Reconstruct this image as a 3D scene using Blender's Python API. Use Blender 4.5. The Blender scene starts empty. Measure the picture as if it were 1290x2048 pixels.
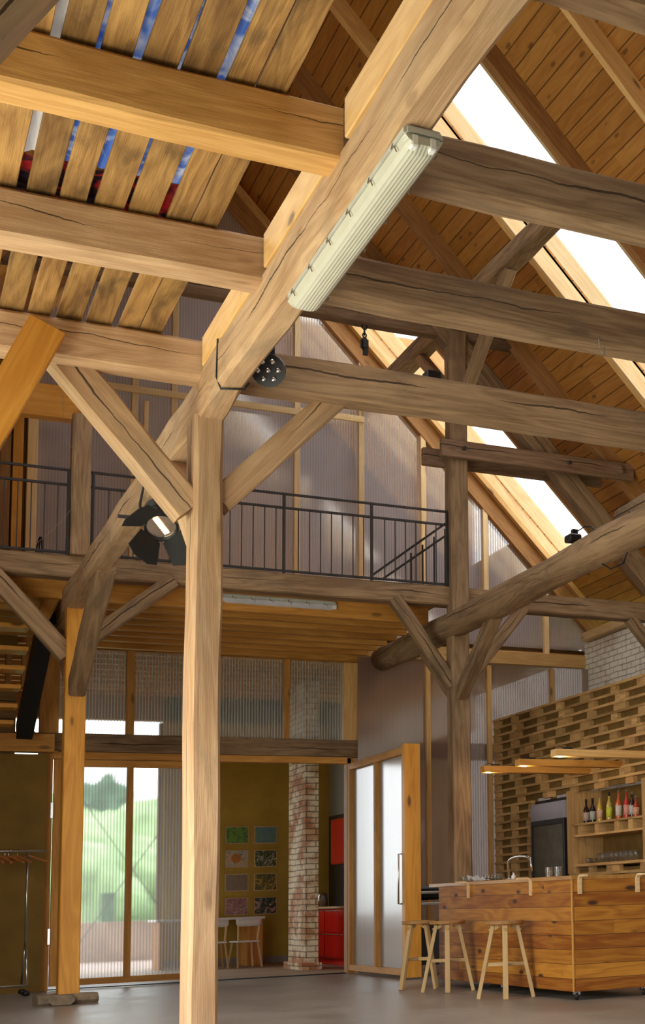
import bpy, bmesh, math, random
from mathutils import Vector, Matrix
R = random.Random(7)
C = bpy.context.scene.collection
S = bpy.context.scene
# ------------------------------------------------------------------ camera
W, H = 1290, 2048
YAW, PIT, ROL = -0.5341627, 0.1250656, 0.0323092
F, CX, CY = 2872.125, 1412.03, 1422.34
EYE = Vector((0, 0, .85))
def _axes():
    cb, sb, cc, sc = math.cos(PIT), math.sin(PIT), math.cos(ROL), math.sin(ROL)
    r = Vector((1, 0, 0)); dn = Vector((0, 0, -1)); fw = Vector((0, 1, 0))
    d = dn*cb + fw*sb; f = fw*cb - dn*sb
    r, d = r*cc + d*sc, -r*sc + d*cc
    Z = Matrix.Rotation(YAW, 3, 'Z')
    return Z @ r, Z @ d, Z @ f
AR, AD, AF = _axes()
cam = bpy.data.objects.new('camera', bpy.data.cameras.new('camera')); C.objects.link(cam)
cam.matrix_world = Matrix(((AR.x, -AD.x, -AF.x, EYE.x), (AR.y, -AD.y, -AF.y, EYE.y), (AR.z, -AD.z, -AF.z, EYE.z), (0, 0, 0, 1)))
cam.data.sensor_fit = 'VERTICAL'; cam.data.sensor_height = 36; cam.data.sensor_width = 36
cam.data.lens = F*36/H
cam.data.shift_x = (W/2 - CX)/H; cam.data.shift_y = (CY - H/2)/H
cam.data.clip_start = .05; cam.data.clip_end = 300
S.camera = cam
def at(x, y, ax, v):
    """the point of the plane ax = v that the photograph shows at pixel (x, y)"""
    d = AR*((x-CX)/F) + AD*((y-CY)/F) + AF
    i = 'xyz'.index(ax)
    return EYE + d*((v-EYE[i])/d[i])
# ------------------------------------------------------------------ light
S.view_settings.view_transform = 'Standard'; S.view_settings.look = 'None'
S.view_settings.gamma = 1; S.view_settings.use_curve_mapping = False
S.view_settings.exposure = 0.6
wd = bpy.data.worlds.new('sky'); S.world = wd; wd.use_nodes = True
bg = wd.node_tree.nodes['Background']; bg.inputs[0].default_value = (.93, .97, 1, 1); bg.inputs[1].default_value = 3.2
def area(name, loc, target, sx, sy, power, col=(1, .96, .9)):
    l = bpy.data.lights.new(name, 'AREA'); l.shape = 'RECTANGLE'; l.size = sx; l.size_y = sy; l.energy = power; l.color = col
    o = bpy.data.objects.new(name, l); C.objects.link(o); o.location = loc
    o.rotation_euler = (Vector(target)-Vector(loc)).to_track_quat('-Z', 'Y').to_euler(); return o
# added warm fill lamps boosting the sky light of the left and back openings
area('daylight_fill_left', (-1.22, 6.9, 1.3), (5, 7.1, 2.8), 6.0, 2.3, 200, (1, .93, .82))
area('daylight_fill_back', (3.6, -3.9, 1.5), (3.6, 5, 2.2), 3.2, 2.6, 40, (1, .93, .82))
def portal(loc, target, sx, sy_):
    o = area('sky_portal', loc, target, sx, sy_, 1); o.data.cycles.is_portal = True; return o
portal((6.55, 12.66, 8.05), (5.5, 12.66, 7.05), 1.32, 5.0)
portal((6.65, 16.94, 7.95), (5.6, 16.94, 6.95), 1.32, 4.9)
portal((-1.5, 6.3, 1.4), (5, 6.3, 1.4), 7.6, 3.0)
portal((3.6, -4.25, 1.7), (3.6, 5, 1.7), 3.6, 3.4)
portal((2.5, 22.45, 1.8), (2.5, 18, 1.8), 2.6, 3.6)

# ------------------------------------------------------------------ materials
def new_mat(name):
    m = bpy.data.materials.new(name); m.use_nodes = True
    nt = m.node_tree; nt.nodes.clear()
    out = nt.nodes.new('ShaderNodeOutputMaterial'); b = nt.nodes.new('ShaderNodeBsdfPrincipled')
    nt.links.new(b.outputs[0], out.inputs[0]); return m, nt, b, out
class N:
    def __init__(s, nt): s.nt = nt
    def node(s, t, **k):
        n = s.nt.nodes.new(t)
        for a, v in k.items(): setattr(n, a, v)
        return n
    def put(s, sock, v):
        if isinstance(v, bpy.types.NodeSocket): s.nt.links.new(v, sock)
        elif v is not None:
            if hasattr(v, '__len__') and len(v) == 3 and sock.type == 'RGBA': v = (*v, 1)
            sock.default_value = v
    def math(s, op, a, b=None, c=None):
        n = s.node('ShaderNodeMath', operation=op); s.put(n.inputs[0], a); s.put(n.inputs[1], b)
        if c is not None: s.put(n.inputs[2], c)
        return n.outputs[0]
    def vec(s, op, a, b=None):
        n = s.node('ShaderNodeVectorMath', operation=op); s.put(n.inputs[0], a); s.put(n.inputs[1], b); return n.outputs[0]
    def noise(s, v, scale, detail=4, rough=.55, dist=0):
        n = s.node('ShaderNodeTexNoise'); s.put(n.inputs['Vector'], v); n.inputs['Scale'].default_value = scale
        n.inputs['Detail'].default_value = detail; n.inputs['Roughness'].default_value = rough; n.inputs['Distortion'].default_value = dist
        return n.outputs[0]
    def ramp(s, f, stops):
        n = s.node('ShaderNodeValToRGB'); s.put(n.inputs[0], f); e = n.color_ramp.elements
        e[0].position = stops[0][0]; e[0].color = (*stops[0][1], 1)
        e[1].position = stops[-1][0]; e[1].color = (*stops[-1][1], 1)
        for p, c in stops[1:-1]:
            k = e.new(p); k.color = (*c, 1)
        return n.outputs[0]
    def mix(s, f, a, b, mode='MIX'):
        n = s.node('ShaderNodeMix', data_type='RGBA', blend_type=mode); s.put(n.inputs[0], f); s.put(n.inputs[6], a); s.put(n.inputs[7], b)
        return n.outputs[2]
    def sstep(s, v, a, b):
        n = s.node('ShaderNodeMapRange', interpolation_type='SMOOTHSTEP'); s.put(n.inputs[0], v)
        n.inputs[1].default_value = a; n.inputs[2].default_value = b; return n.outputs[0]
    def bump(s, h, st=.3, d=.01):
        n = s.node('ShaderNodeBump'); n.inputs['Strength'].default_value = st; n.inputs['Distance'].default_value = d
        s.put(n.inputs['Height'], h); return n.outputs[0]

def wood(name, light, dark, rough=.6, knots=.5, crack=False, stain=None, fiber=.35, bump=.35, ktint=(.06, .03, .012), tone=.18, ring=7):
    """timber whose grain runs along the object's own X axis"""
    m, nt, b, out = new_mat(name); n = N(nt)
    co = n.node('ShaderNodeTexCoord').outputs['Object']
    rnd = n.node('ShaderNodeObjectInfo').outputs['Random']
    off = n.node('ShaderNodeCombineXYZ'); n.put(off.inputs[0], n.math('MULTIPLY', rnd, 37)); n.put(off.inputs[1], n.math('MULTIPLY', rnd, 3.1)); n.put(off.inputs[2], n.math('MULTIPLY', rnd, 5.7))
    v = n.vec('ADD', co, off.outputs[0])
    a = n.noise(n.vec('MULTIPLY', v, (.5, 5, 5)), 1.3, 3, .5, .5)
    rings = n.math('FRACT', n.math('MULTIPLY', a, ring))
    rings = n.math('ABSOLUTE', n.math('SUBTRACT', rings, .5))
    fib = n.noise(n.vec('MULTIPLY', v, (3, 95, 95)), 1.5, 4, .7)
    big = n.noise(n.vec('MULTIPLY', v, (.9, 2.2, 2.2)), .9, 3)
    f = n.math('ADD', n.math('MULTIPLY', rings, .75), n.math('MULTIPLY', n.math('SUBTRACT', big, .5), 1.1))
    f = n.math('ADD', n.math('ADD', f, .28), n.math('MULTIPLY', n.math('SUBTRACT', fib, .5), fiber*2.2))
    col = n.ramp(f, [(.1, dark), (.85, light)])
    if stain:
        st = n.sstep(n.noise(n.vec('MULTIPLY', v, (1.6, 5, 5)), 1.1, 5, .6, .5), .48, .72)
        col = n.mix(n.math('MULTIPLY', st, stain[1]), col, stain[0])
    if knots:
        vo = n.node('ShaderNodeTexVoronoi'); vo.inputs['Scale'].default_value = 1
        n.put(vo.inputs['Vector'], n.vec('ADD', n.vec('MULTIPLY', v, (1.5, 4.2, 4.2)), n.vec('MULTIPLY', n.node('ShaderNodeTexNoise').outputs[1], (.1, .1, .1))))
        k = n.math('SUBTRACT', 1, n.sstep(vo.outputs['Distance'], .05, .13))
        halo = n.math('SUBTRACT', 1, n.sstep(vo.outputs['Distance'], .1, .34))
        col = n.mix(n.math('MULTIPLY', halo, knots*.45), col, dark)
        col = n.mix(n.math('MULTIPLY', k, knots), col, ktint)
    hgt = fib
    if crack:
        sx = n.node('ShaderNodeSeparateXYZ'); n.put(sx.inputs[0], co)
        w = n.math('MULTIPLY', n.math('SUBTRACT', n.noise(n.vec('MULTIPLY', v, (1, 0, 0)), 1.1, 5, .6), .5), .16)
        d = n.math('ABSOLUTE', n.math('SUBTRACT', n.math('SUBTRACT', sx.outputs[2], n.math('MULTIPLY', n.math('SUBTRACT', rnd, .35), .06)), w))
        wid = n.math('MULTIPLY', n.sstep(n.noise(n.vec('MULTIPLY', v, (1, 0, 0)), .8, 1), .42, .6), .0065)
        c = n.math('LESS_THAN', d, wid)
        col = n.mix(n.math('MULTIPLY', c, .85), col, (.03, .018, .01)); hgt = n.math('SUBTRACT', fib, c)
    t = n.math('ADD', 1-tone, n.math('MULTIPLY', rnd, tone*2))
    tc = n.node('ShaderNodeCombineXYZ'); [n.put(tc.inputs[i], t) for i in range(3)]
    col = n.mix(1, col, tc.outputs[0], 'MULTIPLY')
    n.put(b.inputs['Base Color'], col); b.inputs['Roughness'].default_value = rough; b.inputs['Specular IOR Level'].default_value = .25
    n.put(b.inputs['Normal'], n.bump(hgt, bump, .006)); return m
def boards(name, light, dark, width, across=1, rough=.6, knots=.6, groove=.035, gcol=(.02, .008, .003)):
    """boards running along local X, side by side along local Y (or Z)"""
    m, nt, b, out = new_mat(name); n = N(nt)
    co = n.node('ShaderNodeTexCoord').outputs['Object']
    sp = n.node('ShaderNodeSeparateXYZ'); n.put(sp.inputs[0], co)
    u = n.math('DIVIDE', sp.outputs[across], width); idx = n.math('FLOOR', u); fr = n.math('FRACT', u)
    seg = n.math('FLOOR', n.math('ADD', n.math('DIVIDE', sp.outputs[0], 9.3), n.math('MULTIPLY', idx, .37)))
    cc = n.node('ShaderNodeCombineXYZ'); n.put(cc.inputs[0], idx); n.put(cc.inputs[1], seg)
    wn = n.node('ShaderNodeTexWhiteNoise'); n.put(wn.inputs['Vector'], cc.outputs[0]); rv = wn.outputs['Value']
    off = n.node('ShaderNodeCombineXYZ'); n.put(off.inputs[0], n.math('MULTIPLY', rv, 31)); n.put(off.inputs[1], n.math('MULTIPLY', rv, 7)); n.put(off.inputs[2], n.math('MULTIPLY', rv, 11))
    v = n.vec('ADD', co, off.outputs[0])
    a = n.noise(n.vec('MULTIPLY', v, (.6, 5, 5)), 1.2, 2, .5, .5)
    rings = n.math('ABSOLUTE', n.math('SUBTRACT', n.math('FRACT', n.math('MULTIPLY', a, 6)), .5))
    fib = n.noise(n.vec('MULTIPLY', v, (3, 50, 50)), 1.5, 3, .6)
    f = n.math('ADD', n.math('MULTIPLY', rings, .6), n.math('MULTIPLY', fib, .5))
    f = n.math('ADD', f, n.math('MULTIPLY', n.math('SUBTRACT', rv, .5), .5))
    col = n.ramp(f, [(.1, dark), (.9, light)])
    if knots:
        vo = n.node('ShaderNodeTexVoronoi'); n.put(vo.inputs['Vector'], n.vec('MULTIPLY', v, (2.3, 6, 6))); vo.inputs['Scale'].default_value = 1
        k = n.math('SUBTRACT', 1, n.sstep(vo.outputs['Distance'], .07, .17))
        col = n.mix(n.math('MULTIPLY', k, knots), col, (.05, .02, .008))
    g = n.math('LESS_THAN', n.math('MINIMUM', fr, n.math('SUBTRACT', 1, fr)), groove)
    col = n.mix(n.math('MULTIPLY', g, .8), col, gcol)
    n.put(b.inputs['Base Color'], col); b.inputs['Roughness'].default_value = rough; b.inputs['Specular IOR Level'].default_value = .25
    n.put(b.inputs['Normal'], n.bump(n.math('SUBTRACT', n.math('MULTIPLY', fib, .3), g), .5, .006)); return m
def plain(name, col, rough=.5, metal=0, var=.08, scale=8, bump=0):
    m, nt, b, out = new_mat(name); n = N(nt)
    co = n.node('ShaderNodeTexCoord').outputs['Object']
    f = n.noise(co, scale, 4)
    lo = tuple(c*(1-var*2) for c in col); hi = tuple(min(1, c*(1+var*2)) for c in col)
    n.put(b.inputs['Base Color'], n.ramp(f, [(.25, lo), (.75, hi)]))
    b.inputs['Roughness'].default_value = rough; b.inputs['Metallic'].default_value = metal
    if bump: n.put(b.inputs['Normal'], n.bump(f, bump, .01))
    return m
def bricks(name, c1, c2, mortar, rough=.8, wash=None):
    m, nt, b, out = new_mat(name); n = N(nt)
    co = n.node('ShaderNodeTexCoord').outputs['Object']
    sp = n.node('ShaderNodeSeparateXYZ'); n.put(sp.inputs[0], co)
    wob = n.math('MULTIPLY', n.math('SUBTRACT', n.noise(co, 3.5, 3), .5), .035)
    cc = n.node('ShaderNodeCombineXYZ'); n.put(cc.inputs[0], n.math('ADD', sp.outputs[0], sp.outputs[1])); n.put(cc.inputs[1], n.math('ADD', sp.outputs[2], wob))
    br = n.node('ShaderNodeTexBrick'); n.put(br.inputs['Vector'], cc.outputs[0]); br.inputs['Scale'].default_value = 1
    br.inputs['Brick Width'].default_value = .25; br.inputs['Row Height'].default_value = .077; br.inputs['Mortar Size'].default_value = .008
    br.inputs['Mortar Smooth'].default_value = .35; br.inputs['Bias'].default_value = -.1
    br.inputs['Color1'].default_value = (*c1, 1); br.inputs['Color2'].default_value = (*c2, 1); br.inputs['Mortar'].default_value = (*mortar, 1)
    col = br.outputs['Color']
    if wash:
        w = n.sstep(n.noise(co, 2.6, 6, .65), wash[1], wash[1]+.16)
        ww = n.math('MULTIPLY', w, n.math('SUBTRACT', 1, n.math('MULTIPLY', br.outputs['Fac'], .75)))
        col = n.mix(n.math('MULTIPLY', ww, wash[2]), col, wash[0])
    n.put(b.inputs['Base Color'], col); b.inputs['Roughness'].default_value = rough; b.inputs['Specular IOR Level'].default_value = .25
    h = n.math('ADD', n.math('MULTIPLY', br.outputs['Fac'], -1.0), n.math('MULTIPLY', n.noise(co, 14, 5), .6))
    n.put(b.inputs['Normal'], n.bump(h, .8, .02)); return m
def poly(name, axis=0, clear=.45, blur=.3, diff=(.62, .6, .6), gloss=.16, rib=.03, rr=.12, ribc=.75, tint=(1, 1, 1)):
    """ribbed twin-wall polycarbonate sheet, ribs vertical, spaced along one local axis"""
    m, nt, b, out = new_mat(name); n = N(nt); nt.nodes.remove(b)
    co = n.node('ShaderNodeTexCoord').outputs['Object']
    sp = n.node('ShaderNodeSeparateXYZ'); n.put(sp.inputs[0], co)
    fr = n.math('FRACT', n.math('DIVIDE', sp.outputs[axis], rib))
    r = n.math('SUBTRACT', 1, n.sstep(n.math('ABSOLUTE', n.math('SUBTRACT', fr, .5)), .12, .32))
    tr = n.node('ShaderNodeBsdfTransparent'); tr.inputs[0].default_value = (*tint, 1)
    rf = n.node('ShaderNodeBsdfRefraction'); rf.inputs['IOR'].default_value = 1.02; rf.inputs['Roughness'].default_value = .25; rf.inputs[0].default_value = (*tint, 1)
    df = n.node('ShaderNodeBsdfDiffuse'); df.inputs[0].default_value = (*diff, 1)
    tl = n.node('ShaderNodeBsdfTranslucent'); tl.inputs[0].default_value = (*diff, 1)
    gl = n.node('ShaderNodeBsdfGlossy'); gl.inputs['Roughness'].default_value = rr
    def ms(f, a, b_):
        x = n.node('ShaderNodeMixShader'); n.put(x.inputs[0], f); nt.links.new(a.outputs[0], x.inputs[1]); nt.links.new(b_.outputs[0], x.inputs[2]); return x
    see = ms(blur/(blur+clear), tr, rf)
    body = ms(.5, df, tl)
    base = 1-clear-blur
    fac = n.math('MINIMUM', 1, n.math('ADD', base, n.math('MULTIPLY', r, ribc*(1-base))))
    x = ms(fac, see, body)
    x = ms(gloss, x, gl)
    nt.links.new(x.outputs[0], out.inputs[0]); return m
def glass(name, col=(1, 1, 1), clear=.85, rough=.02, milk=0.0):
    m, nt, b, out = new_mat(name); n = N(nt); nt.nodes.remove(b)
    tr = n.node('ShaderNodeBsdfTransparent'); tr.inputs[0].default_value = (*col, 1)
    gl = n.node('ShaderNodeBsdfGlossy'); gl.inputs['Roughness'].default_value = rough
    lw = n.node('ShaderNodeLayerWeight'); lw.inputs[0].default_value = .35
    x = n.node('ShaderNodeMixShader'); n.put(x.inputs[0], n.math('ADD', 1-clear, n.math('MULTIPLY', lw.outputs['Facing'], .5)))
    df = n.node('ShaderNodeBsdfDiffuse'); df.inputs[0].default_value = (.75, .78, .76, 1)
    y = n.node('ShaderNodeMixShader'); y.inputs[0].default_value = milk; nt.links.new(gl.outputs[0], y.inputs[1]); nt.links.new(df.outputs[0], y.inputs[2])
    nt.links.new(tr.outputs[0], x.inputs[1]); nt.links.new(y.outputs[0], x.inputs[2]); nt.links.new(x.outputs[0], out.inputs[0]); return m
def emit(name, col, st):
    m, nt, b, out = new_mat(name); b.inputs['Base Color'].default_value = (*col, 1)
    b.inputs['Emission Color'].default_value = (*col, 1); b.inputs['Emission Strength'].default_value = st; return m

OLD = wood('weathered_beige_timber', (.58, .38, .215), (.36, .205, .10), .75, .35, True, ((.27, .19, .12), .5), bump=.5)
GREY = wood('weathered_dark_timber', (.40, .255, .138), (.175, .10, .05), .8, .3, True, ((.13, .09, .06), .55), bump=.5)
TRUSS = wood('dark_roof_timber', (.30, .18, .105), (.13, .072, .04), .8, .4, True, ((.10, .06, .04), .4))
PINE = wood('fresh_pine', (.80, .50, .20), (.60, .32, .10), .5, .7, fiber=.25)
PINE_LT = wood('pale_pine', (.82, .60, .33), (.66, .42, .19), .5, .5, fiber=.2)
ORANGE = wood('orange_glued_pine', (.72, .34, .06), (.50, .20, .025), .42, .8, fiber=.2)
JOIST = wood('orange_pine_joist', (.62, .30, .065), (.40, .16, .025), .55, .6, fiber=.2)
MUDDY = wood('stained_ceiling_board', (.47, .265, .085), (.20, .095, .028), .7, .5, False, ((.10, .055, .022), .8), bump=.6, tone=.22)
ROOFB = boards('roof_boarding', (.60, .28, .065), (.38, .15, .028), .15, 1)
RAFT = wood('brown_rafter_pine', (.44, .22, .075), (.26, .115, .035), .6, .5)
BARW = boards('bar_plank_facing', (.60, .265, .032), (.24, .070, .008), .118, 2, .62, .95, .018)
PALW = wood('rough_pallet_wood', (.60, .38, .16), (.36, .19, .065), .8, .3, tone=.25)
BACKB = plain('ochre_backing_board', (.19, .105, .022), .8, 0, .12, 6)
STOOLW = wood('birch_stool_wood', (.60, .42, .20), (.44, .28, .115), .5, .1, fiber=.15, tone=.05)
SEATW = wood('brown_seat_wood', (.42, .22, .075), (.28, .13, .04), .45, .1, fiber=.15, tone=.05)
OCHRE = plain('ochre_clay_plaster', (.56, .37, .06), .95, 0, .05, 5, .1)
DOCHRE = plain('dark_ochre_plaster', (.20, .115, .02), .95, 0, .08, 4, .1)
GREYWALL = plain('blue_grey_wall_paint', (.42, .47, .42), .8, 0, .03)
DARKWALL = plain('charcoal_wall_paint', (.06, .065, .07), .5, 0, .05)
RED = plain('glossy_red_lacquer', (.62, .015, .01), .12, 0, .02)
WHITE = plain('white_plastic', (.78, .76, .72), .35, 0, .02)
CREAM = plain('cream_lamp_plastic', (.50, .48, .385), .4, 0, .03)
BLACK = plain('black_metal', (.014, .013, .014), .4, .3, .1)
MATTE = plain('matt_black_sheet', (.012, .011, .011), .85, 0, .1)
IRON = plain('dark_iron', (.05, .045, .045), .5, .6, .1)
STEEL = plain('brushed_steel', (.55, .54, .52), .25, 1, .05)
CLOTH = plain('white_tea_towel', (.8, .8, .78), .9, 0, .03)
DIRTY = plain('dusty_wood_block', (.22, .16, .10), .9, 0, .2, 12, .4)
BRICKW = bricks('whitewashed_brick', (.86, .80, .72), (.74, .60, .50), (.40, .33, .27), wash=((.93, .90, .84), .34, .9))
BRICKR = bricks('red_brick_patchy_wash', (.42, .15, .06), (.60, .38, .20), (.20, .12, .055), wash=((.80, .70, .50), .42, .9))
POLY_U = poly('polycarbonate_gable', 0, .32, .16, (.56, .52, .54), .26, .034, .12, .5)
POLY_D = poly('polycarbonate_door', 0, .34, .56, (.72, .72, .68), .05, .034, .2, .30)
POLY_L = poly('polycarbonate_leaf', 0, .16, .24, (.62, .58, .50), .27, .034, .2, .45)
POLY_W = poly('polycarbonate_wall', 0, .07, .12, (.42, .27, .215), .24, .034, .10, .35)
SKYG = glass('skylight_glass', (1, 1, 1), .95)
CLEARG = glass('clear_glass', (.96, .98, .96), .95, .05, .1)

def floor_mat():
    m, nt, b, out = new_mat('smoothed_concrete'); n = N(nt)
    co = n.node('ShaderNodeTexCoord').outputs['Object']
    f = n.noise(co, 1.2, 6, .6, .4); g = n.noise(co, 9, 5, .6)
    col = n.ramp(n.math('ADD', n.math('MULTIPLY', f, .7), n.math('MULTIPLY', g, .3)), [(.3, (.22, .185, .15)), (.7, (.38, .335, .28))])
    n.put(b.inputs['Base Color'], col)
    n.put(b.inputs['Roughness'], n.math('ADD', .24, n.math('MULTIPLY', f, .3)))
    n.put(b.inputs['Normal'], n.bump(g, .06, .01)); return m
CONC = floor_mat()

# ------------------------------------------------------------------ helpers
def tag(o, label=None, cat=None, group=None, kind=None):
    if label: o['label'] = label
    if cat: o['category'] = cat
    if group: o['group'] = group
    if kind: o['kind'] = kind
    return o
def empty(name, loc, label, cat, group=None, rz=0):
    o = bpy.data.objects.new(name, None); C.objects.link(o); o.location = loc; o.rotation_euler = (0, 0, rz); o.empty_display_size = .1
    return tag(o, label, cat, group)
def link(name, bm, mat, parent=None, mw=None, smooth=False):
    me = bpy.data.meshes.new(name); bmesh.ops.recalc_face_normals(bm, faces=bm.faces); bm.to_mesh(me); bm.free()
    for mm in (mat if isinstance(mat, (list, tuple)) else [mat]): me.materials.append(mm)
    if smooth:
        for p in me.polygons: p.use_smooth = True
    o = bpy.data.objects.new(name, me); C.objects.link(o)
    if mw is not None: o.matrix_world = mw
    if parent is not None:
        bpy.context.view_layer.update() if False else None
        o.parent = parent; pm = parent.matrix_basis
        o.matrix_parent_inverse = Matrix.Identity(4)
        o.matrix_basis = WM(parent).inverted() @ (mw if mw is not None else Matrix.Identity(4))
    return o
def WM(o):
    m = o.matrix_basis.copy()
    if o.parent: m = WM(o.parent) @ m
    return m
def frame(p0, p1, up=(0, 0, 1)):
    """matrix at the middle of p0-p1 with X along it"""
    p0, p1 = Vector(p0), Vector(p1); x = (p1-p0).normalized(); u = Vector(up)
    if abs(x.dot(u)) > .95: u = Vector((0, 1, 0))
    y = u.cross(x).normalized(); z = x.cross(y)
    m = Matrix((x, y, z)).transposed().to_4x4(); m.translation = (p0+p1)/2; return m
def bm_box(bm, sx, sy, sz, c=(0, 0, 0), mat=0):
    v = [bm.verts.new((c[0]+sx/2*i, c[1]+sy/2*j, c[2]+sz/2*k)) for i in (-1, 1) for j in (-1, 1) for k in (-1, 1)]
    fs = [(0, 1, 3, 2), (4, 6, 7, 5), (0, 4, 5, 1), (2, 3, 7, 6), (0, 2, 6, 4), (1, 5, 7, 3)]
    out = []
    for f in fs:
        q = bm.faces.new([v[i] for i in f]); q.material_index = mat; out.append(q)
    return out
def beam_bm(L, w, h, wob=0, bev=.006, seg=None):
    bm = bmesh.new()
    if wob:
        n = seg or max(3, int(L/.35))
        rings = []
        ph = R.random()*9
        for i in range(n+1):
            x = -L/2+L*i/n
            dy = wob*math.sin(i*1.3+ph)*.6+R.uniform(-wob, wob)*.5; dz = wob*math.sin(i*.9+ph*2)*.6+R.uniform(-wob, wob)*.5
            s = 1+R.uniform(-wob, wob)*1.5
            if i in (0, n): dy = dz = 0; s = 1
            c = bev*R.uniform(.8, 2.2)
            a, b_ = w/2*s, h/2*s
            pts = [(-a+c, -b_), (a-c, -b_), (a, -b_+c), (a, b_-c), (a-c, b_), (-a+c, b_), (-a, b_-c), (-a, -b_+c)]
            rings.append([bm.verts.new((x, p+dy, q+dz)) for p, q in pts])
        for A, B in zip(rings, rings[1:]):
            for k in range(8): bm.faces.new((A[k], A[(k+1) % 8], B[(k+1) % 8], B[k]))
        bm.faces.new(rings[0]); bm.faces.new(rings[-1])
    else:
        bm_box(bm, L, w, h)
        if bev:
            bmesh.ops.bevel(bm, geom=list(bm.edges), offset=min(bev, w/4, h/4), segments=1, affect='EDGES')
    return bm
def beam(name, p0, p1, w, h, mat, label=None, cat='beam', group=None, parent=None, wob=0, bev=.006, up=(0, 0, 1), kind=None):
    """w = across (local Y), h = local Z"""
    L = (Vector(p1)-Vector(p0)).length
    o = link(name, beam_bm(L, w, h, wob, bev), mat, parent, frame(p0, p1, up))
    if parent is None: tag(o, label, cat if kind is None else None, group, kind)
    elif label: o['label'] = label
    return o
def box(name, a, b, mat, parent=None, bev=.003, **k):
    """axis box from corner a to corner b; local X along its longest side"""
    a, b = Vector(a), Vector(b); c = (a+b)/2; d = Vector([abs(q) for q in (b-a)])
    i = max(range(3), key=lambda q: d[q])
    e = Vector((0, 0, 0)); e[i] = d[i]/2
    if i == 2: w, h = d.x, d.y; up = (0, 1, 0)
    elif i == 0: w, h = d.y, d.z; up = (0, 0, 1)
    else: w, h = d.x, d.z; up = (0, 0, 1)
    return beam(name, c-e, c+e, w, h, mat, parent=parent, bev=bev, up=up, **k)
def struct(name, a, b, mat, bev=0, parent=None, local=False):
    a, b = Vector(a), Vector(b)
    bm = bmesh.new(); d = b-a; bm_box(bm, abs(d.x), abs(d.y), abs(d.z))
    o = link(name, bm, mat, parent, Matrix.Translation((a+b)/2))
    if parent is None: o['kind'] = 'structure'
    return o
def tube_bm(bm, pts, r, seg=8, cap=True):
    pts = [Vector(p) for p in pts]; rings = []; prev = None
    for i, p in enumerate(pts):
        t = (pts[min(i+1, len(pts)-1)]-pts[max(i-1, 0)]).normalized()
        u = Vector((0, 0, 1)) if abs(t.z) < .9 else Vector((1, 0, 0))
        if prev is not None: u = prev
        s = t.cross(u).normalized(); u = s.cross(t).normalized(); prev = u
        rr = r[i] if isinstance(r, (list, tuple)) else r
        rings.append([bm.verts.new(p+(s*math.cos(2*math.pi*k/seg)+u*math.sin(2*math.pi*k/seg))*rr) for k in range(seg)])
    for A, B in zip(rings, rings[1:]):
        for k in range(seg): bm.faces.new((A[k], A[(k+1) % seg], B[(k+1) % seg], B[k]))
    if cap: bm.faces.new(rings[0]); bm.faces.new(rings[-1])
def tube(name, pts, r, mat, parent=None, seg=8, label=None, cat=None, group=None):
    o0 = Vector(pts[0]); bm = bmesh.new(); tube_bm(bm, [Vector(p)-o0 for p in pts], r, seg)
    o = link(name, bm, mat, parent, Matrix.Translation(o0), True)
    if label: o['label'] = label
    if cat: tag(o, None, cat, group)
    return o
def lathe_bm(prof, seg=16, bm=None, c=(0, 0, 0)):
    bm = bm or bmesh.new(); c = Vector(c); rings = []
    for r, z in prof: rings.append([bm.verts.new(c+Vector((r*math.cos(2*math.pi*k/seg), r*math.sin(2*math.pi*k/seg), z))) for k in range(seg)])
    for A, B in zip(rings, rings[1:]):
        for k in range(seg): bm.faces.new((A[k], A[(k+1) % seg], B[(k+1) % seg], B[k]))
    if prof[0][0] > 1e-4: bm.faces.new(rings[0])
    if prof[-1][0] > 1e-4: bm.faces.new(rings[-1])
    return bm
def prism(name, poly_, ax, v0, v1, mat, parent=None):
    """polygon given in the two other axes, extruded along ax from v0 to v1"""
    bm = bmesh.new(); i = 'xyz'.index(ax); A, B = [], []
    for p in poly_:
        q = list(p); q.insert(i, v0); A.append(bm.verts.new(q)); q = list(p); q.insert(i, v1); B.append(bm.verts.new(q))
    bm.faces.new(A); bm.faces.new(B)
    for k in range(len(A)): bm.faces.new((A[k], A[(k+1) % len(A)], B[(k+1) % len(A)], B[k]))
    return link(name, bm, mat, parent, Matrix.Identity(4))
def copy_tree(o, parent=None):
    c = o.copy(); C.objects.link(c); c.parent = parent
    for ch in list(o.children): copy_tree(ch, c)
    return c

# ------------------------------------------------------------------ the shell of the barn
XL, XR, YG, YB = -1.3, 8.55, 17.7, -4.0
M_ = 1.05
struct('floor', (XL-.2, YB-6, -.15), (XR, YG-.02, 0), CONC)
struct('floor', (XL-.2, YG-.02, -.15), (XR, 22.6, 0), wood('annex_floor_boards', (.46, .33, .21), (.30, .20, .12), .55, .3))
struct('trim_1', (1.85, YG-.05, 0), (5.25, YG+.02, .012), BLACK)
wr = struct('wall_right', (XR, YB, 0), (XR+.35, YG+.1, 4.3), BRICKW)
# unseen left wall opening and barn door behind, both sized for the light they admit
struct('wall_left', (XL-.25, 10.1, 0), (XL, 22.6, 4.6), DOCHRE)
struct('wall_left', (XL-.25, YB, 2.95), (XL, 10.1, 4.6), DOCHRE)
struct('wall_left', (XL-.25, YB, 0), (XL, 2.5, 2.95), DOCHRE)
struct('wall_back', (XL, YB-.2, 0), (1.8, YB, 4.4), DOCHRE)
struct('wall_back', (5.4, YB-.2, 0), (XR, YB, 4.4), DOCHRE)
struct('wall_back', (XL-.2, YB-.2, 3.4), (XR+.2, YB, 10.2), RAFT)
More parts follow.
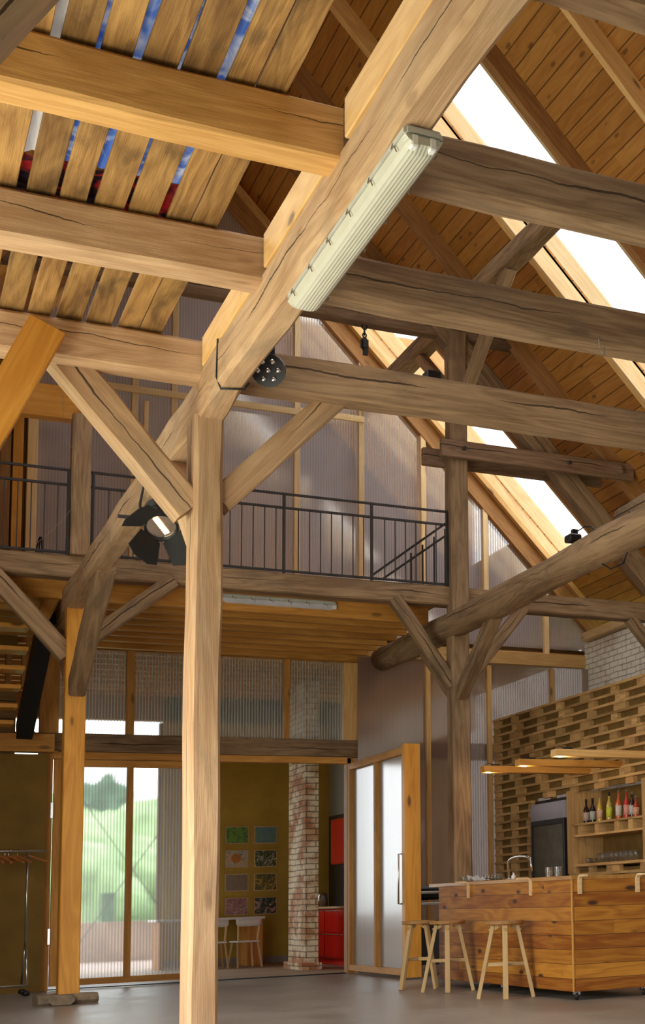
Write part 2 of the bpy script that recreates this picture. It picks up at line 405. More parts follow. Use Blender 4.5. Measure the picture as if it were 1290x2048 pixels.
# the roof: boarding on rafters, right slope pierced by two skylight strips, further openings added for light
def slope_frame(side):
    """local X = world Y, local Y = down the slope, origin on the ridge at y = 0"""
    ridge = Vector((3.65, 0, 9.97)) ; s = 1 if side == 'r' else -1
    d = Vector((s, 0, -M_)).normalized(); x = Vector((0, 1, 0)); z = x.cross(d)
    m = Matrix((x, d, z)).transposed().to_4x4(); m.translation = ridge; return m
SQ = math.sqrt(1+M_*M_)
def roof(side, holes, z0=14.06):
    mw = slope_frame(side)
    sgn = 1 if mw.to_3x3().col[2].z > 0 else -1
    up = (z0-M_*3.65-9.97)/SQ*sgn
    Ls = 5.35*SQ if side == 'r' else 5.25*SQ
    xs = sorted({YB-.5, 22.6, *[h for a in holes for h in a[:2]]}); ys = sorted({-.3, Ls, *[h for a in holes for h in a[2:]]})
    bm = bmesh.new()
    for i in range(len(xs)-1):
        for j in range(len(ys)-1):
            cx_, cy_ = (xs[i]+xs[i+1])/2, (ys[j]+ys[j+1])/2
            if any(a[0] < cx_ < a[1] and a[2] < cy_ < a[3] for a in holes): continue
            bm_box(bm, xs[i+1]-xs[i], ys[j+1]-ys[j], .05, (cx_, cy_, up+.025*sgn))
    o = link('ceiling', bm, ROOFB, None, mw); o['kind'] = 'structure'; return mw, sgn
sy = lambda X: (X-3.65)*SQ            # slope distance below the ridge at a given world X
HA = (12.0, 13.32, sy(4.65), sy(8.24)); HB = (16.27, 17.62, sy(4.65), sy(8.24))
HC = (18.5, 20.6, sy(4.2), sy(7.7))  # opening beyond the gable, added to brighten the ribbed panels
mwr, sg = roof('r', [HA, HB, HC]); roof('l', [(2.0, 3.4, sy(4.7), sy(8.0)), (6.4, 7.8, sy(4.7), sy(8.0)), (10.6, 12.0, sy(4.7), sy(8.0))])  # left slope openings are unseen, added to light the tarpaulins over the boards
def on_slope(Y, X, z0): return Vector((X, Y, z0-M_*X))
nrm_up = Vector((M_, 0, 1)).normalized()
# skylights: lining boards on four sides and a pane
for k, (y0, y1, s0, s1) in enumerate((HA, HB)):
    w = bpy.data.objects.new('window_%d' % (k+1), None); C.objects.link(w); w['kind'] = 'structure'; w.location = on_slope(y0, 6, 13.8)
    for (ya, nm) in ((y1+.02, 'far'), (y0-.02, 'near')):
        for lev, (za, zb) in enumerate(((13.80, 14.10), (14.11, 14.42))):
            hh = (zb-za)/SQ
            a = on_slope(ya+(.012 if lev else 0)*(1 if nm == 'far' else -1), 4.62, (za+zb)/2); b = on_slope(ya+(.012 if lev else 0)*(1 if nm == 'far' else -1), 8.28, (za+zb)/2)
            beam('lining_board', a, b, .04, hh, PINE_LT, parent=w, bev=.002, up=nrm_up)
    for X in (4.63, 8.28):
        c0 = on_slope(y0-.03, X, 14.11); c1 = on_slope(y1+.03, X, 14.11)
        beam('lining_board', c0, c1, .04, .62/SQ, PINE_LT, parent=w, bev=.002, up=nrm_up)
    bm = bmesh.new(); bm_box(bm, y1-y0+.05, s1-s0+.1, .008)
    mw = mwr.copy(); off = mwr.to_3x3() @ Vector(((y0+y1)/2, (s0+s1)/2, (14.40-M_*3.65-9.97)/SQ*sg)); mw.translation = mwr.translation+off
    link('pane', bm, SKYG, w, mw)
# rafters
def rafter(Y, side, mat, lab, z0=13.8, w=.09, h=.2, x0=None, x1=None, grp=None):
    zc = z0 + h/2*SQ
    if side == 'r': a, b = on_slope(Y, x0 or 3.65, zc), on_slope(Y, x1 or 8.75, zc)
    else:
        f = lambda X: Vector((7.3-X, Y, zc-M_*X)); a, b = f(x0 or 3.65), f(x1 or 8.7)
    beam('rafter', a, b, w, h, mat, lab, 'rafter', grp, bev=.004, up=(M_ if side == 'r' else -M_, 0, 1))
rafter(10.56, 'r', PINE, 'pale slim rafter at the top right, nearest rafter seen under the roof boarding', w=.07)
rafter(11.9, 'r', RAFT, 'dark brown rafter on the near edge of the skylight that runs off the right', w=.1)
rafter(13.42, 'r', PINE, 'pine rafter on the far edge of the nearer skylight', w=.09, z0=13.82)
rafter(14.85, 'r', RAFT, 'brown rafter midway between the two skylights', w=.12)
rafter(16.16, 'r', RAFT, 'brown rafter along the near edge of the skylight beside the gable', w=.13)
for Y in (-2.5, -1, .5, 2, 3.4, 4.8, 6.2, 7.6, 9.1): rafter(Y, 'r', RAFT, 'brown rafter of the right roof slope above the tie beams', grp='rafters of the right slope near the viewer')
for Y in (-2.5, -1, .5, 2, 3.4, 4.8, 6.2, 7.6, 9.1, 10.5, 12, 13.4, 14.8, 16.2, 17.4, 19, 20.6): rafter(Y, 'l', RAFT, 'brown rafter of the left roof slope glimpsed above the ceiling boards', grp='rafters of the left slope')
# pine rake boards against the gable wall
rake = empty('rake_board', on_slope(17.55, 6, 13.7), 'stepped pine edge board running down the slope where the roof meets the gable wall', 'trim board')
beam('board', on_slope(17.66, 3.65, 13.62), on_slope(17.66, 8.7, 13.62), .10, .24, RAFT, parent=rake, up=(M_, 0, 1), bev=.003)
beam('board', on_slope(17.60, 3.65, 13.80), on_slope(17.60, 8.7, 13.80), .14, .07, PINE, parent=rake, up=(M_, 0, 1), bev=.003)
beam('wall_plate', (8.60, YB, 4.37), (8.60, 17.6, 4.37), .3, .12, PINE_LT, 'pale timber plate lying along the top of the whitewashed brick wall', 'beam', wob=.004, bev=.01)

# ------------------------------------------------------------------ gable wall of ribbed polycarbonate
gw = bpy.data.objects.new('wall_gable', None); C.objects.link(gw); gw['kind'] = 'structure'; gw.location = (5, 17.7, 0)
roofz = lambda X: 13.62-M_*X
def sheet(poly_, y, mat, th=.01):
    o = prism('polycarbonate_sheet', poly_, 'y', y, y+th, mat, gw); return o
# upper part (above the gallery floor), up to the rake
sheet([(-.6, 4.15), (8.9, 4.15), (8.9, roofz(8.9)+.1), (3.65, roofz(3.65)+.1), (-1.2, roofz(8.5)+.1)], 17.70, POLY_U)
# lower right part in front of the beams
sheet([(5.33, 0), (8.54, 0), (8.54, 3.93), (5.33, 3.93)], 17.58, POLY_W)
sheet([(1.85, 2.87), (5.22, 2.87), (5.22, 3.86), (1.85, 3.86)], 17.70, POLY_D)
def stud(x, z0, z1, y0=17.62, w=.07, d=.07, mat=PINE_LT, name='stud'): return box(name, (x-w/2, y0, z0), (x+w/2, y0+d, z1), mat, gw)
for x in (1.57, 2.65, 3.10, 4.575, 5.398, 6.226, 7.085, 7.952): stud(x, 4.1, min(roofz(x)-.05, 9.0))
stud(2.78, 4.1, 6.9, w=.05)
box('rail', (1.9, 17.60, 6.98), (4.60, 17.64, 7.06), PINE_LT, gw); box('rail', (4.60, 17.60, 7.0), (5.43, 17.64, 7.08), PINE_LT, gw)
box('rail', (5.3, 17.50, 3.93), (8.47, 17.6, 4.10), PINE, gw); box('rail', (5.3, 17.72, 4.10), (8.47, 17.8, 4.24), RAFT, gw)
for x in (6.232, 7.071, 7.975): stud(x, 0, 3.9, y0=17.515, w=.06, d=.06, mat=PINE)
stud(5.27, 2.87, 3.86, w=.18, y0=17.66, d=.1, mat=PINE); stud(4.46, 2.87, 3.86, w=.07, mat=JOIST); stud(2.66, 2.87, 3.86, w=.09, mat=JOIST); stud(1.80, 2.6, 3.9, w=.20, y0=17.60, d=.1, mat=JOIST)
stud(1.60, 2.87, 3.9, w=.1, y0=17.6, mat=JOIST)
box('lintel', (1.3, 17.60, 2.66), (8.5, 17.75, 2.87), GREY, gw)
box('head_rail', (1.84, 17.60, 2.575), (5.25, 17.72, 2.655), JOIST, gw)
box('jamb', (1.76, 17.58, 0), (1.85, 17.74, 2.65), JOIST, gw); box('jamb', (5.20, 17.60, 0), (5.30, 17.74, 2.65), JOIST, gw)
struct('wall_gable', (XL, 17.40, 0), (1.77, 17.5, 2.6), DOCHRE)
box('side_beam', (XL, 17.30, 2.62), (1.83, 17.5, 2.82), JOIST, label='orange beam along the top of the dark ochre wall, at the foot of the open stair', cat='beam')

# annex seen through the open door
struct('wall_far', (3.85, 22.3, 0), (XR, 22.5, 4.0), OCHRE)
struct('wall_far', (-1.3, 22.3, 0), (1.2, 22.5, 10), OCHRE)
struct('wall_far', (1.2, 22.3, 3.62), (XR+.2, 22.5, 10.2), RAFT)
struct('trim_2', (3.85, 22.26, 0), (XR, 22.3, .10), plain('grey_skirting', (.35, .30, .24), .8))
yb = at(577, 1800, 'x', 5.11).y
struct('wall_pillar', (5.11, 19.2, 0), (5.285, yb, 3.85), BRICKR)
struct('wall_pillar', (5.06, 19.16, 0), (5.32, yb+.05, .09), BRICKR)
struct('wall_kitchen', (6.3, 18.2, 0), (6.45, 22.3, 2.2), DARKWALL)
struct('wall_kitchen', (6.3, 18.2, 2.2), (6.45, 22.3, 3.9), GREYWALL)
struct('ceiling', (XL, 15.0, 4.13), (5.5, 22.3, 4.2), boards('loft_floor_boards', (.50, .27, .07), (.33, .15, .03), .16, 1))
struct('floor', (5.5, 17.7, 4.13), (XR, 22.3, 4.2), RAFT)
ft = struct('floor', (XL, 14.9, 4.2), (5.5, 17.6, 4.23), PINE)
# outdoors
GRASS = plain('meadow_grass', (.10, .22, .06), .9, 0, .3, 3)
LEAF = plain('blurred_foliage_green', (.24, .36, .17), .9, 0, .2, 2.0)
DTREE = plain('dark_tree_foliage', (.05, .10, .06), .9, 0, .3, 3)
PAVE = plain('terrace_paving', (.34, .27, .24), .9, 0, .15, 2)
struct('ground', (-40, 22.6, -.25), (60, 120, -.1), GRASS)
struct('ground', (-6, 22.6, -.1), (9, 27, -.02), PAVE)
struct('ground', (-40, -40, -.3), (60, 22.6, -.16), GRASS)
tw = struct('wall_terrace', (-4, 27, -.1), (9, 27.4, .66), PAVE)
def blob(name, c, r, mat, label, cat, group=None, n=3):
    bm = bmesh.new(); bmesh.ops.create_icosphere(bm, subdivisions=n, radius=1)
    for v in bm.verts:
        k = 1+.16*math.sin(v.co.x*7+c[0])*math.cos(v.co.z*6+c[1])+R.uniform(-.07, .07)
        v.co = Vector((v.co.x*r[0]*k, v.co.y*r[1]*k, v.co.z*r[2]*k))
    o = link(name, bm, mat, None, Matrix.Translation(c), True); tag(o, label, cat, group); return o
bm = bmesh.new()
for i, (px, Y, ty, rx) in enumerate(((30, 46, 1600, 3.5), (150, 40, 1640, 3), (215, 44, 1615, 3.4), (300, 42, 1625, 2.6), (370, 47, 1600, 3), (60, 38, 1660, 2.5), (430, 43, 1640, 3))):
    p = at(px, ty, 'y', Y); r_ = bmesh.ops.create_icosphere(bm, subdivisions=4, radius=1)
    for v in r_['verts']:
        k = 1+.13*math.sin(v.co.x*7+i)*math.cos(v.co.z*6+i*2)+R.uniform(-.05, .05)
        v.co = Vector((p.x-13+v.co.x*rx*k, Y-43+v.co.y*2*k, p.z*.42+v.co.z*p.z*.6*k))
tag(link('hedge', bm, LEAF, None, Matrix.Translation((13, 43, 0)), True), 'soft green hedge of lumpy shrubs seen blurred through the left ribbed door', 'hedge')
p = at(205, 1590, 'y', 52)
t = empty('tree', (p.x, 52, -.1), 'dark tree rising above the blurred green hedge outside the left door', 'tree')
bm = bmesh.new(); r_ = bmesh.ops.create_icosphere(bm, subdivisions=4, radius=1)
for v in r_['verts']:
    k = 1+.14*math.sin(v.co.x*7)*math.cos(v.co.z*6)+R.uniform(-.06, .06); v.co = Vector((v.co.x*1.1*k, v.co.y*1.0*k, v.co.z*1.3*k))
link('crown', bm, DTREE, t, Matrix.Translation((p.x, 52, p.z-.7)), True)
tube('trunk', [(p.x, 52, -.1), (p.x, 52, p.z-1.5)], .22, DTREE, t)
p = at(215, 1800, 'y', 34); box('garden_post', (p.x-.14, 33.8, -.1), (p.x+.14, 34.1, p.z+.15), DTREE, label='dark slim post in the meadow behind the terrace wall', cat='post')
# far glazed front of the annex: frame + X wires
fw = empty('window_front', (2.5, 22.4, 0), None, None); fw['kind'] = 'structure'; fw.name = 'window_3'
for x in (1.25, 3.82): box('frame', (x-.04, 22.36, 0), (x+.04, 22.46, 3.6), GREY, fw)
wire = empty('bracing_wires', (2.6, 22.0, 0), 'thin crossed bracing wires behind the left ribbed door leaf', 'bracing wire')
for q0, q1 in (((160, 1592), (365, 1880)), ((350, 1622), (185, 1850))):
    a, b = at(*q0, 'y', 22.35), at(*q1, 'y', 22.35); f = lambda X: a+(b-a)*((X-a.x)/(b.x-a.x))
    za, zb = f(1.28), f(3.79)
    tube('wire', [za, zb], .007, IRON, wire)
# ------------------------------------------------------------------ big timbers
PX0, PX1 = 1.60, 1.83
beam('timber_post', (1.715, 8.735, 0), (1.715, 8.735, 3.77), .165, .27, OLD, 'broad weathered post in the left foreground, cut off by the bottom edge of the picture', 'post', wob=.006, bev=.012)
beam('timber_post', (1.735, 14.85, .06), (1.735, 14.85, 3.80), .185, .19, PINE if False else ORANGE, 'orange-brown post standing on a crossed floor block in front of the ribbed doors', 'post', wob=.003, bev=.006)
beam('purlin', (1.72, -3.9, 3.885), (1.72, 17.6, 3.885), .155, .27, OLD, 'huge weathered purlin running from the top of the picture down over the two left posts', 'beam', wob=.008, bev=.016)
# right purlin: an old round log
bm = bmesh.new(); pl = []
for i in range(34):
    Y = -10.7+i*(21.4/33); pl.append((Y, -.025*math.sin(i*.8), .03*math.sin(i*.55+1)))
tube_bm(bm, pl, [.155+.010*math.sin(i*1.7) for i in range(34)], 16)
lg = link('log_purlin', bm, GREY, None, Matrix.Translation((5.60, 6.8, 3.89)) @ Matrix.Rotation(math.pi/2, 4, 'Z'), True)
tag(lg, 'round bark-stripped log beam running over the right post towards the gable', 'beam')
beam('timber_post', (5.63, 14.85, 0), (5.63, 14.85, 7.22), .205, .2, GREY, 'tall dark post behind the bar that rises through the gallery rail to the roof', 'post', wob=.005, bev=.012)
beam('timber_post', (1.745, 14.85, 4.29), (1.745, 14.85, 5.70), .175, .17, GREY, 'short dark post on the left gallery under the orange crossbeam', 'post', wob=.004, bev=.01)
# tie beams
for Y, lab, z in ((5.66, 'tie beam passing over the purlin beside the top end of the fluorescent lamp', 3.97), (7.02, 'tie beam crossing at the lower end of the fluorescent lamp', 3.97), (8.52, 'tie beam crossing over the head of the foreground post', 3.965), (4.12, 'tie beam at the top right corner of the picture', 3.97)):
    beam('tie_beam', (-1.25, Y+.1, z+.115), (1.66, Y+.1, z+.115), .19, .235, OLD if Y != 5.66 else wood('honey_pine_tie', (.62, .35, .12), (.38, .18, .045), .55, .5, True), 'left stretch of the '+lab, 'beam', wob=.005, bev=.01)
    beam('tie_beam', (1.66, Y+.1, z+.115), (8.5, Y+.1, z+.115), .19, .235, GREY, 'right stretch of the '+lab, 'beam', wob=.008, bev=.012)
beam('tie_beam', (-1.25, 14.95, 4.19), (8.5, 14.95, 4.19), .2, .215, GREY, 'weathered edge beam under the gallery railing, continuing right of the tall post', 'beam', wob=.006, bev=.01)
beam('crossbeam', (-1.2, 14.95, 5.83), (1.98, 14.95, 5.83), .14, .33, ORANGE, 'orange crossbeam over the left gallery resting on the short dark post', 'beam')
# braces of the main post
def brace(p0, p1, w, h, mat, lab, up=(0, 0, 1)): return beam('brace', p0, p1, w, h, mat, lab, 'brace', wob=.006, bev=.01, up=up)
brace((.87, 8.735, 4.08), (1.625, 8.735, 3.20), .17, .19, OLD, 'bright brace to the left of the foreground post, split near its foot')
brace((1.79, 8.735, 3.27), (2.52, 8.735, 4.05), .17, .155, OLD, 'brace rising to the right from the foreground post')
brace((1.71, 8.86, 3.08), (1.71, 9.75, 3.80), .13, .16, OLD, 'brace behind the foreground post, running up to the purlin beside the stage spotlight')
# braces of the left back post
brace((.95, 14.86, 4.10), (1.66, 14.86, 3.30), .13, .17, GREY, 'brace on the left of the orange-brown post, under the gallery')
brace((1.80, 14.86, 3.42), (2.62, 14.86, 4.12), .13, .15, GREY, 'brace on the right of the orange-brown post, under the gallery')
brace((1.74, 14.74, 2.98), (1.74, 12.95, 3.80), .15, .2, GREY, 'thick brace leaning towards the viewer from the orange-brown post up to the purlin')
brace((1.74, 14.95, 3.0), (1.74, 16.2, 3.80), .12, .15, GREY, 'dark brace behind the orange-brown post, leading away under the gallery')
a, b = at(120, 1160, 'y', 15.4), at(84, 1235, 'y', 15.4)
brace(a, b, .12, .14, JOIST, 'short dark strut with a cut end beside the top of the open stair')
# braces of the right post
brace((4.90, 14.86, 4.12), (5.57, 14.86, 3.20), .12, .14, GREY, 'left brace of the tall post, meeting the gallery beam beside the round lamp')
brace((6.42, 14.86, 4.12), (5.70, 14.86, 3.22), .12, .13, GREY, 'rightmost brace of the tall post below the dark beam')
brace((5.63, 13.72, 3.82), (5.63, 14.78, 3.08), .13, .15, GREY, 'brace of the tall post that leans towards the viewer into the log')
brace((5.63, 16.05, 3.84), (5.63, 14.92, 3.08), .13, .15, GREY, 'brace of the tall post that leans away under the log')
brace((7.80, 14.9, 4.10), (8.5, 14.9, 3.3), .12, .14, GREY, 'brace cut by the right picture edge in front of the whitewashed brick wall')
# truss above
beam('collar_beam', (1.0, 14.9, 7.27), (6.4, 14.9, 7.27), .18, .2, TRUSS, 'dark collar beam high up carrying the chain hoist', 'beam', wob=.006, bev=.01)
beam('upper_purlin', (5.62, 10.9+1.2, 7.43), (5.62, 17.6, 7.43), .2, .2, GREY, 'short upper purlin with a cut end crossing in front of both skylights', 'beam', wob=.006, bev=.01)
brace((5.62, 13.2, 7.36), (5.62, 14.75, 6.25), .12, .14, GREY, 'brace from the cut end of the upper purlin down to the tall post')
brace((5.62, 16.0, 7.36), (5.62, 14.95, 6.55), .12, .13, OLD, 'short pale brace left of the tall post in front of the skylight beside the gable')
brace((5.0, 14.9, 7.2), (5.55, 14.9, 6.5), .1, .12, TRUSS, 'dark brace under the collar beam just left of the tall post') if False else None
cl = empty('clamp_beam', (6.5, 14.85, 5.8), 'pair of dark bolted planks clamping the tall post to the old rafter', 'beam')
beam('plank', (5.40, 14.72, 5.83), (7.80, 14.72, 5.83), .07, .2, TRUSS, parent=cl, bev=.008); beam('plank', (5.28, 14.99, 5.79), (7.5, 14.99, 5.79), .07, .2, TRUSS, parent=cl, bev=.008)
for X in (5.66, 6.95, 7.62): tube('bolt', [(X, 14.66, 5.84), (X, 15.05, 5.84)], .022, IRON, cl)
tube('peg', [(7.62, 14.65, 5.84), (7.62, 14.7, 5.84)], .045, GREY, cl)
beam('old_rafter', (5.3, 14.9, 13.05-M_*5.3), (8.45, 14.9, 13.05-M_*8.45), .2, .25, GREY, 'heavy old rafter with a long crack running below the roof boarding to the log', 'rafter', wob=.006, bev=.012, up=(M_, 0, 1))
# upper log end at the right picture edge
p = at(1262, 1030, 'x', 5.75); tube('log_end', [p+Vector((0, .15, 0)), p+Vector((0, -1.6, .02))], [.10, .13], GREY, seg=12, label='short second log resting on the round log at the right picture edge', cat='log')

# ------------------------------------------------------------------ loose ceiling boards over the left ties (running away from the viewer)
xs = []
edges = [-1.25]
gapc = [-.93, -.62, -.33, -.06, .21, .375, .545, .70, .845, 1.005, 1.168]
gw_ = {i: g for i, g in enumerate((.03, .03, .02, .02, .02, .026, .042, .02, .036, .018, .036))}
xs = gapc+[1.31, 1.42]
prev = -1.2
for i, g in enumerate(gapc+[1.30, 1.43]):
    gap = gw_.get(i, .006)
    x0, x1 = prev, g-gap/2; prev = g+gap/2
    for (y0, y1) in ((-1.0, 4.3), (4.32, 8.62)):
        o = beam('ceiling_board', ((x0+x1)/2+R.uniform(-.004, .004), y0, 4.228+R.uniform(0, .004)), ((x0+x1)/2+R.uniform(-.004, .004), y1, 4.228+R.uniform(0, .004)), x1-x0, .024, MUDDY, 'stained loose board laid over the tie beams at the top left', 'board', 'loose boards over the tie beams', wob=.003, bev=.002)
beam('edge_board', (1.50, 3.0, 4.31), (1.50, 8.6, 4.31), .03, .2, RAFT, 'narrow upright board beside the loose ceiling boards', 'board') if False else None
for y0, y1, lab in ((4.34, 5.60, 'pale runner board on the purlin, nearest to the top edge of the picture'), (5.90, 7.0, 'pale runner board on the purlin between the two upper left tie beams'), (7.24, 8.50, 'pale runner board on the purlin, ending above the foreground post')):
    beam('runner_board', (1.705, y0, 4.115), (1.705, y1, 4.115), .12, .18, PINE, lab, 'board')
# coloured tarpaulins rolled out on the boards, seen through the gaps
def tarp(x0, x1, y0, y1, mat, lab, z=4.27):
    bm = bmesh.new(); n = 14
    g = [[bm.verts.new((x0+(x1-x0)*i/n, y0+(y1-y0)*j/n, z+.012*math.sin(i*1.9+j))) for j in range(n+1)] for i in range(n+1)]
    for i in range(n):
        for j in range(n): bm.faces.new((g[i][j], g[i+1][j], g[i+1][j+1], g[i][j+1]))
    bmesh.ops.solidify(bm, geom=bm.faces[:], thickness=.004)
    o = link('tarpaulin', bm, mat, None, Matrix.Identity(4)); tag(o, lab, 'tarpaulin')
def tarpm(nm, a, b, s):
    m, nt, bb, out = new_mat(nm); n = N(nt); co = n.node('ShaderNodeTexCoord').outputs['Object']
    n.put(bb.inputs['Base Color'], n.ramp(n.noise(co, s, 3, .5, 1.5), [(.42, a), (.5, b), (.62, a)])); bb.inputs['Roughness'].default_value = .5; return m
tarp(.62, 1.28, 3.6, 6.78, tarpm('blue_white_tarp', (.16, .32, .75), (.75, .80, .9), 3), 'blue and white printed tarpaulin glimpsed through the gaps of the loose ceiling boards')
tarp(.1, .60, 3.6, 6.78, WHITE, 'white sheet glimpsed through the leftmost gaps of the loose ceiling boards', 4.27)
tarp(.1, 1.25, 6.80, 7.5, tarpm('red_black_tarp', (.03, .012, .02), (.5, .03, .03), 4), 'dark red sheet glimpsed through board gaps just before the second left tie beam')
# orange board leaning at the left edge, fixed to the tie beam
a = at(95, 652, 'y', 8.4); b = at(-25, 860, 'y', 8.4)
d = (Vector(b)-Vector(a)).normalized()
beam('diagonal_board', Vector(a)+Vector((0, 0, 0)), Vector(b)+d*.7, .09, .20, ORANGE, 'bright orange diagonal timber at the left edge, fixed to the face of the tie beam', 'brace')
# near timber in the top left corner
a = at(45, -10, 'y', 3.4); b = at(-30, 70, 'y', 3.4)
d = (Vector(b)-Vector(a)).normalized()
beam('brace', Vector(a)-d*.6, Vector(b)+d*.5, .1, .10, OLD, 'beige strut cut off by the top left corner of the picture', 'brace')

# ------------------------------------------------------------------ gallery joists, lamp and railings
for k, Y in enumerate((15.25, 15.62, 15.99, 16.36, 16.73, 17.10, 17.47, 17.95, 18.35, 18.75, 19.15, 19.6, 20.0, 20.45, 20.9, 21.35, 21.8)):
    inb = Y < 17.6
    beam('joist', (-1.25, Y, 4.03), (5.42 if inb else 6.2, Y, 4.03), .08, .2, JOIST, 'orange pine joist under the gallery floor' if inb else 'orange pine joist of the side room seen blurred through the ribbed sheet', 'joist', 'joists under the gallery' if inb else 'joists beyond the ribbed wall', bev=.003)
def rail(x0, x1, lab, balusters, posts, zt=5.14, zm=4.99, zb=4.315):
    t = empty('railing', (x0, 14.85, 4.3), lab, 'railing')
    Y = 14.85; B = lambda a, b, r: box('bar', a, b, IRON, t, bev=.002)
    box('handrail', (x0, Y-.012, zt-.012), (x1, Y+.012, zt+.012), IRON, t, bev=.002)
    box('rail_bar', (x0, Y-.012, zm-.012), (x1, Y+.012, zm+.012), IRON, t, bev=.002)
    box('rail_bar', (x0, Y-.012, zb-.012), (x1, Y+.012, zb+.012), IRON, t, bev=.002)
    for x in posts: box('upright', (x-.014, Y-.014, zb-.02), (x+.014, Y+.014, zt), IRON, t, bev=.002)
    x = x0+.05
    while x < x1-.02:
        if all(abs(x-q) > .05 for q in posts): box('baluster', (x-.005, Y-.005, zb), (x+.005, Y+.005, zm), IRON, t, bev=0)
        x += balusters
    return t
rail(1.84, 5.53, 'black iron railing along the gallery between the short and the tall post', .1165, (1.86, 2.79, 3.72, 4.657, 5.515))
rail(-1.1, 1.65, 'black iron railing on the gallery left of the short post', .118, (1.64, .1))
st = empty('stair_rail', (5.0, 15.3, 4.3), 'sloping black handrail behind the right end of the gallery railing', 'railing')
for (a, b) in ((at(745, 1150, 'y', 15.3), at(905, 1037, 'y', 15.3)), (at(765, 1158, 'y', 15.3), at(905, 1062, 'y', 15.3))): beam('handrail', a, b, .025, .025, IRON, parent=st, bev=.002)
for px in (822, 845, 868, 890):
    t = at(px, 1150-(px-765)*.71+0, 'y', 15.3); box('baluster', (t.x-.008, 15.29, 4.25), (t.x+.008, 15.31, t.z+.02), IRON, st, bev=0)

def fluoro(name, c, L, rz, lab, w=.155, glass_mat=CREAM):
    """underside fitting; local X along it; hangs down from c"""
    t = empty(name, c, lab, 'lamp', None, rz); mw = WM(t)
    bm = bmesh.new(); bm_box(bm, L, w, .045, (0, 0, -.022)); bmesh.ops.bevel(bm, geom=list(bm.edges), offset=.012, segments=2, affect='EDGES')
    link('housing', bm, plain('grey_lamp_housing', (.5, .48, .42), .5), t, mw)
    bm = bmesh.new(); n = 22; prof = []
    for k in range(n+1):
        u = -1+2*k/n; y = u*w*.5; z = -.045-.05*(1-abs(u)**3.5)+(.0022 if k % 2 else 0); prof.append((y, z))
    ends = []
    for x, s in ((-L/2, .86), (-L/2+.05, 1), (L/2-.05, 1), (L/2, .86)): ends.append([bm.verts.new((x, y*(.97 if s < 1 else 1), -.045+(z+.045)*(s if s == 1 else .6))) for y, z in prof])
    for A, B in zip(ends, ends[1:]):
        for k in range(n): bm.faces.new((A[k], A[k+1], B[k+1], B[k]))
    for E_ in (ends[0], ends[-1]): bm.faces.new(E_)
    link('diffuser', bm, glass_mat, t, mw)
    for k in range(6):
        x = -L/2+.12+k*(L-.24)/5
        for s in (-1, 1):
            bm = bmesh.new(); tube_bm(bm, [(x-.018, s*w*.5, -.02), (x-.018, s*(w*.5+.006), -.045), (x+.018, s*(w*.5+.006), -.05), (x+.018, s*w*.48, -.07)], .003, 5)
            link('clip', bm, STEEL, t, mw)
    for s in (-1, 1):
        bm = bmesh.new(); bm_box(bm, .045, .03, .05, (L/2-.02, s*.035, -.062)); bmesh.ops.bevel(bm, geom=list(bm.edges), offset=.006, segments=1, affect='EDGES'); link('tube_holder', bm, WHITE, t, mw)
    bm = bmesh.new(); tube_bm(bm, [(-L/2-.01, 0, -.03), (-L/2-.05, 0, -.03), (-L/2-.07, 0, 0)], .012, 8); link('cable_gland', bm, BLACK, t, mw)
    return t
fluoro('fluorescent_lamp', (1.745, 5.76, 3.752), 1.72, -math.pi/2 if False else -math.pi/2, 'long ribbed fluorescent lamp under the huge purlin at the top of the picture')
fluoro('fluorescent_lamp', (3.77, 15.22, 4.10), 1.2, 0, 'white fluorescent lamp under the gallery edge beam, left of the tall post', .1, plain('lavender_lamp_cover', (.55, .53, .58), .4))

# cable loop round the purlin
tube('cable', [(1.636, 8.02, 4.02), (1.634, 8.03, 3.80), (1.66, 8.05, 3.742), (1.78, 8.0, 3.742), (1.803, 8.0, 3.78)], .006, BLACK, label='black cable looped under the huge purlin close to the foreground post', cat='cable')
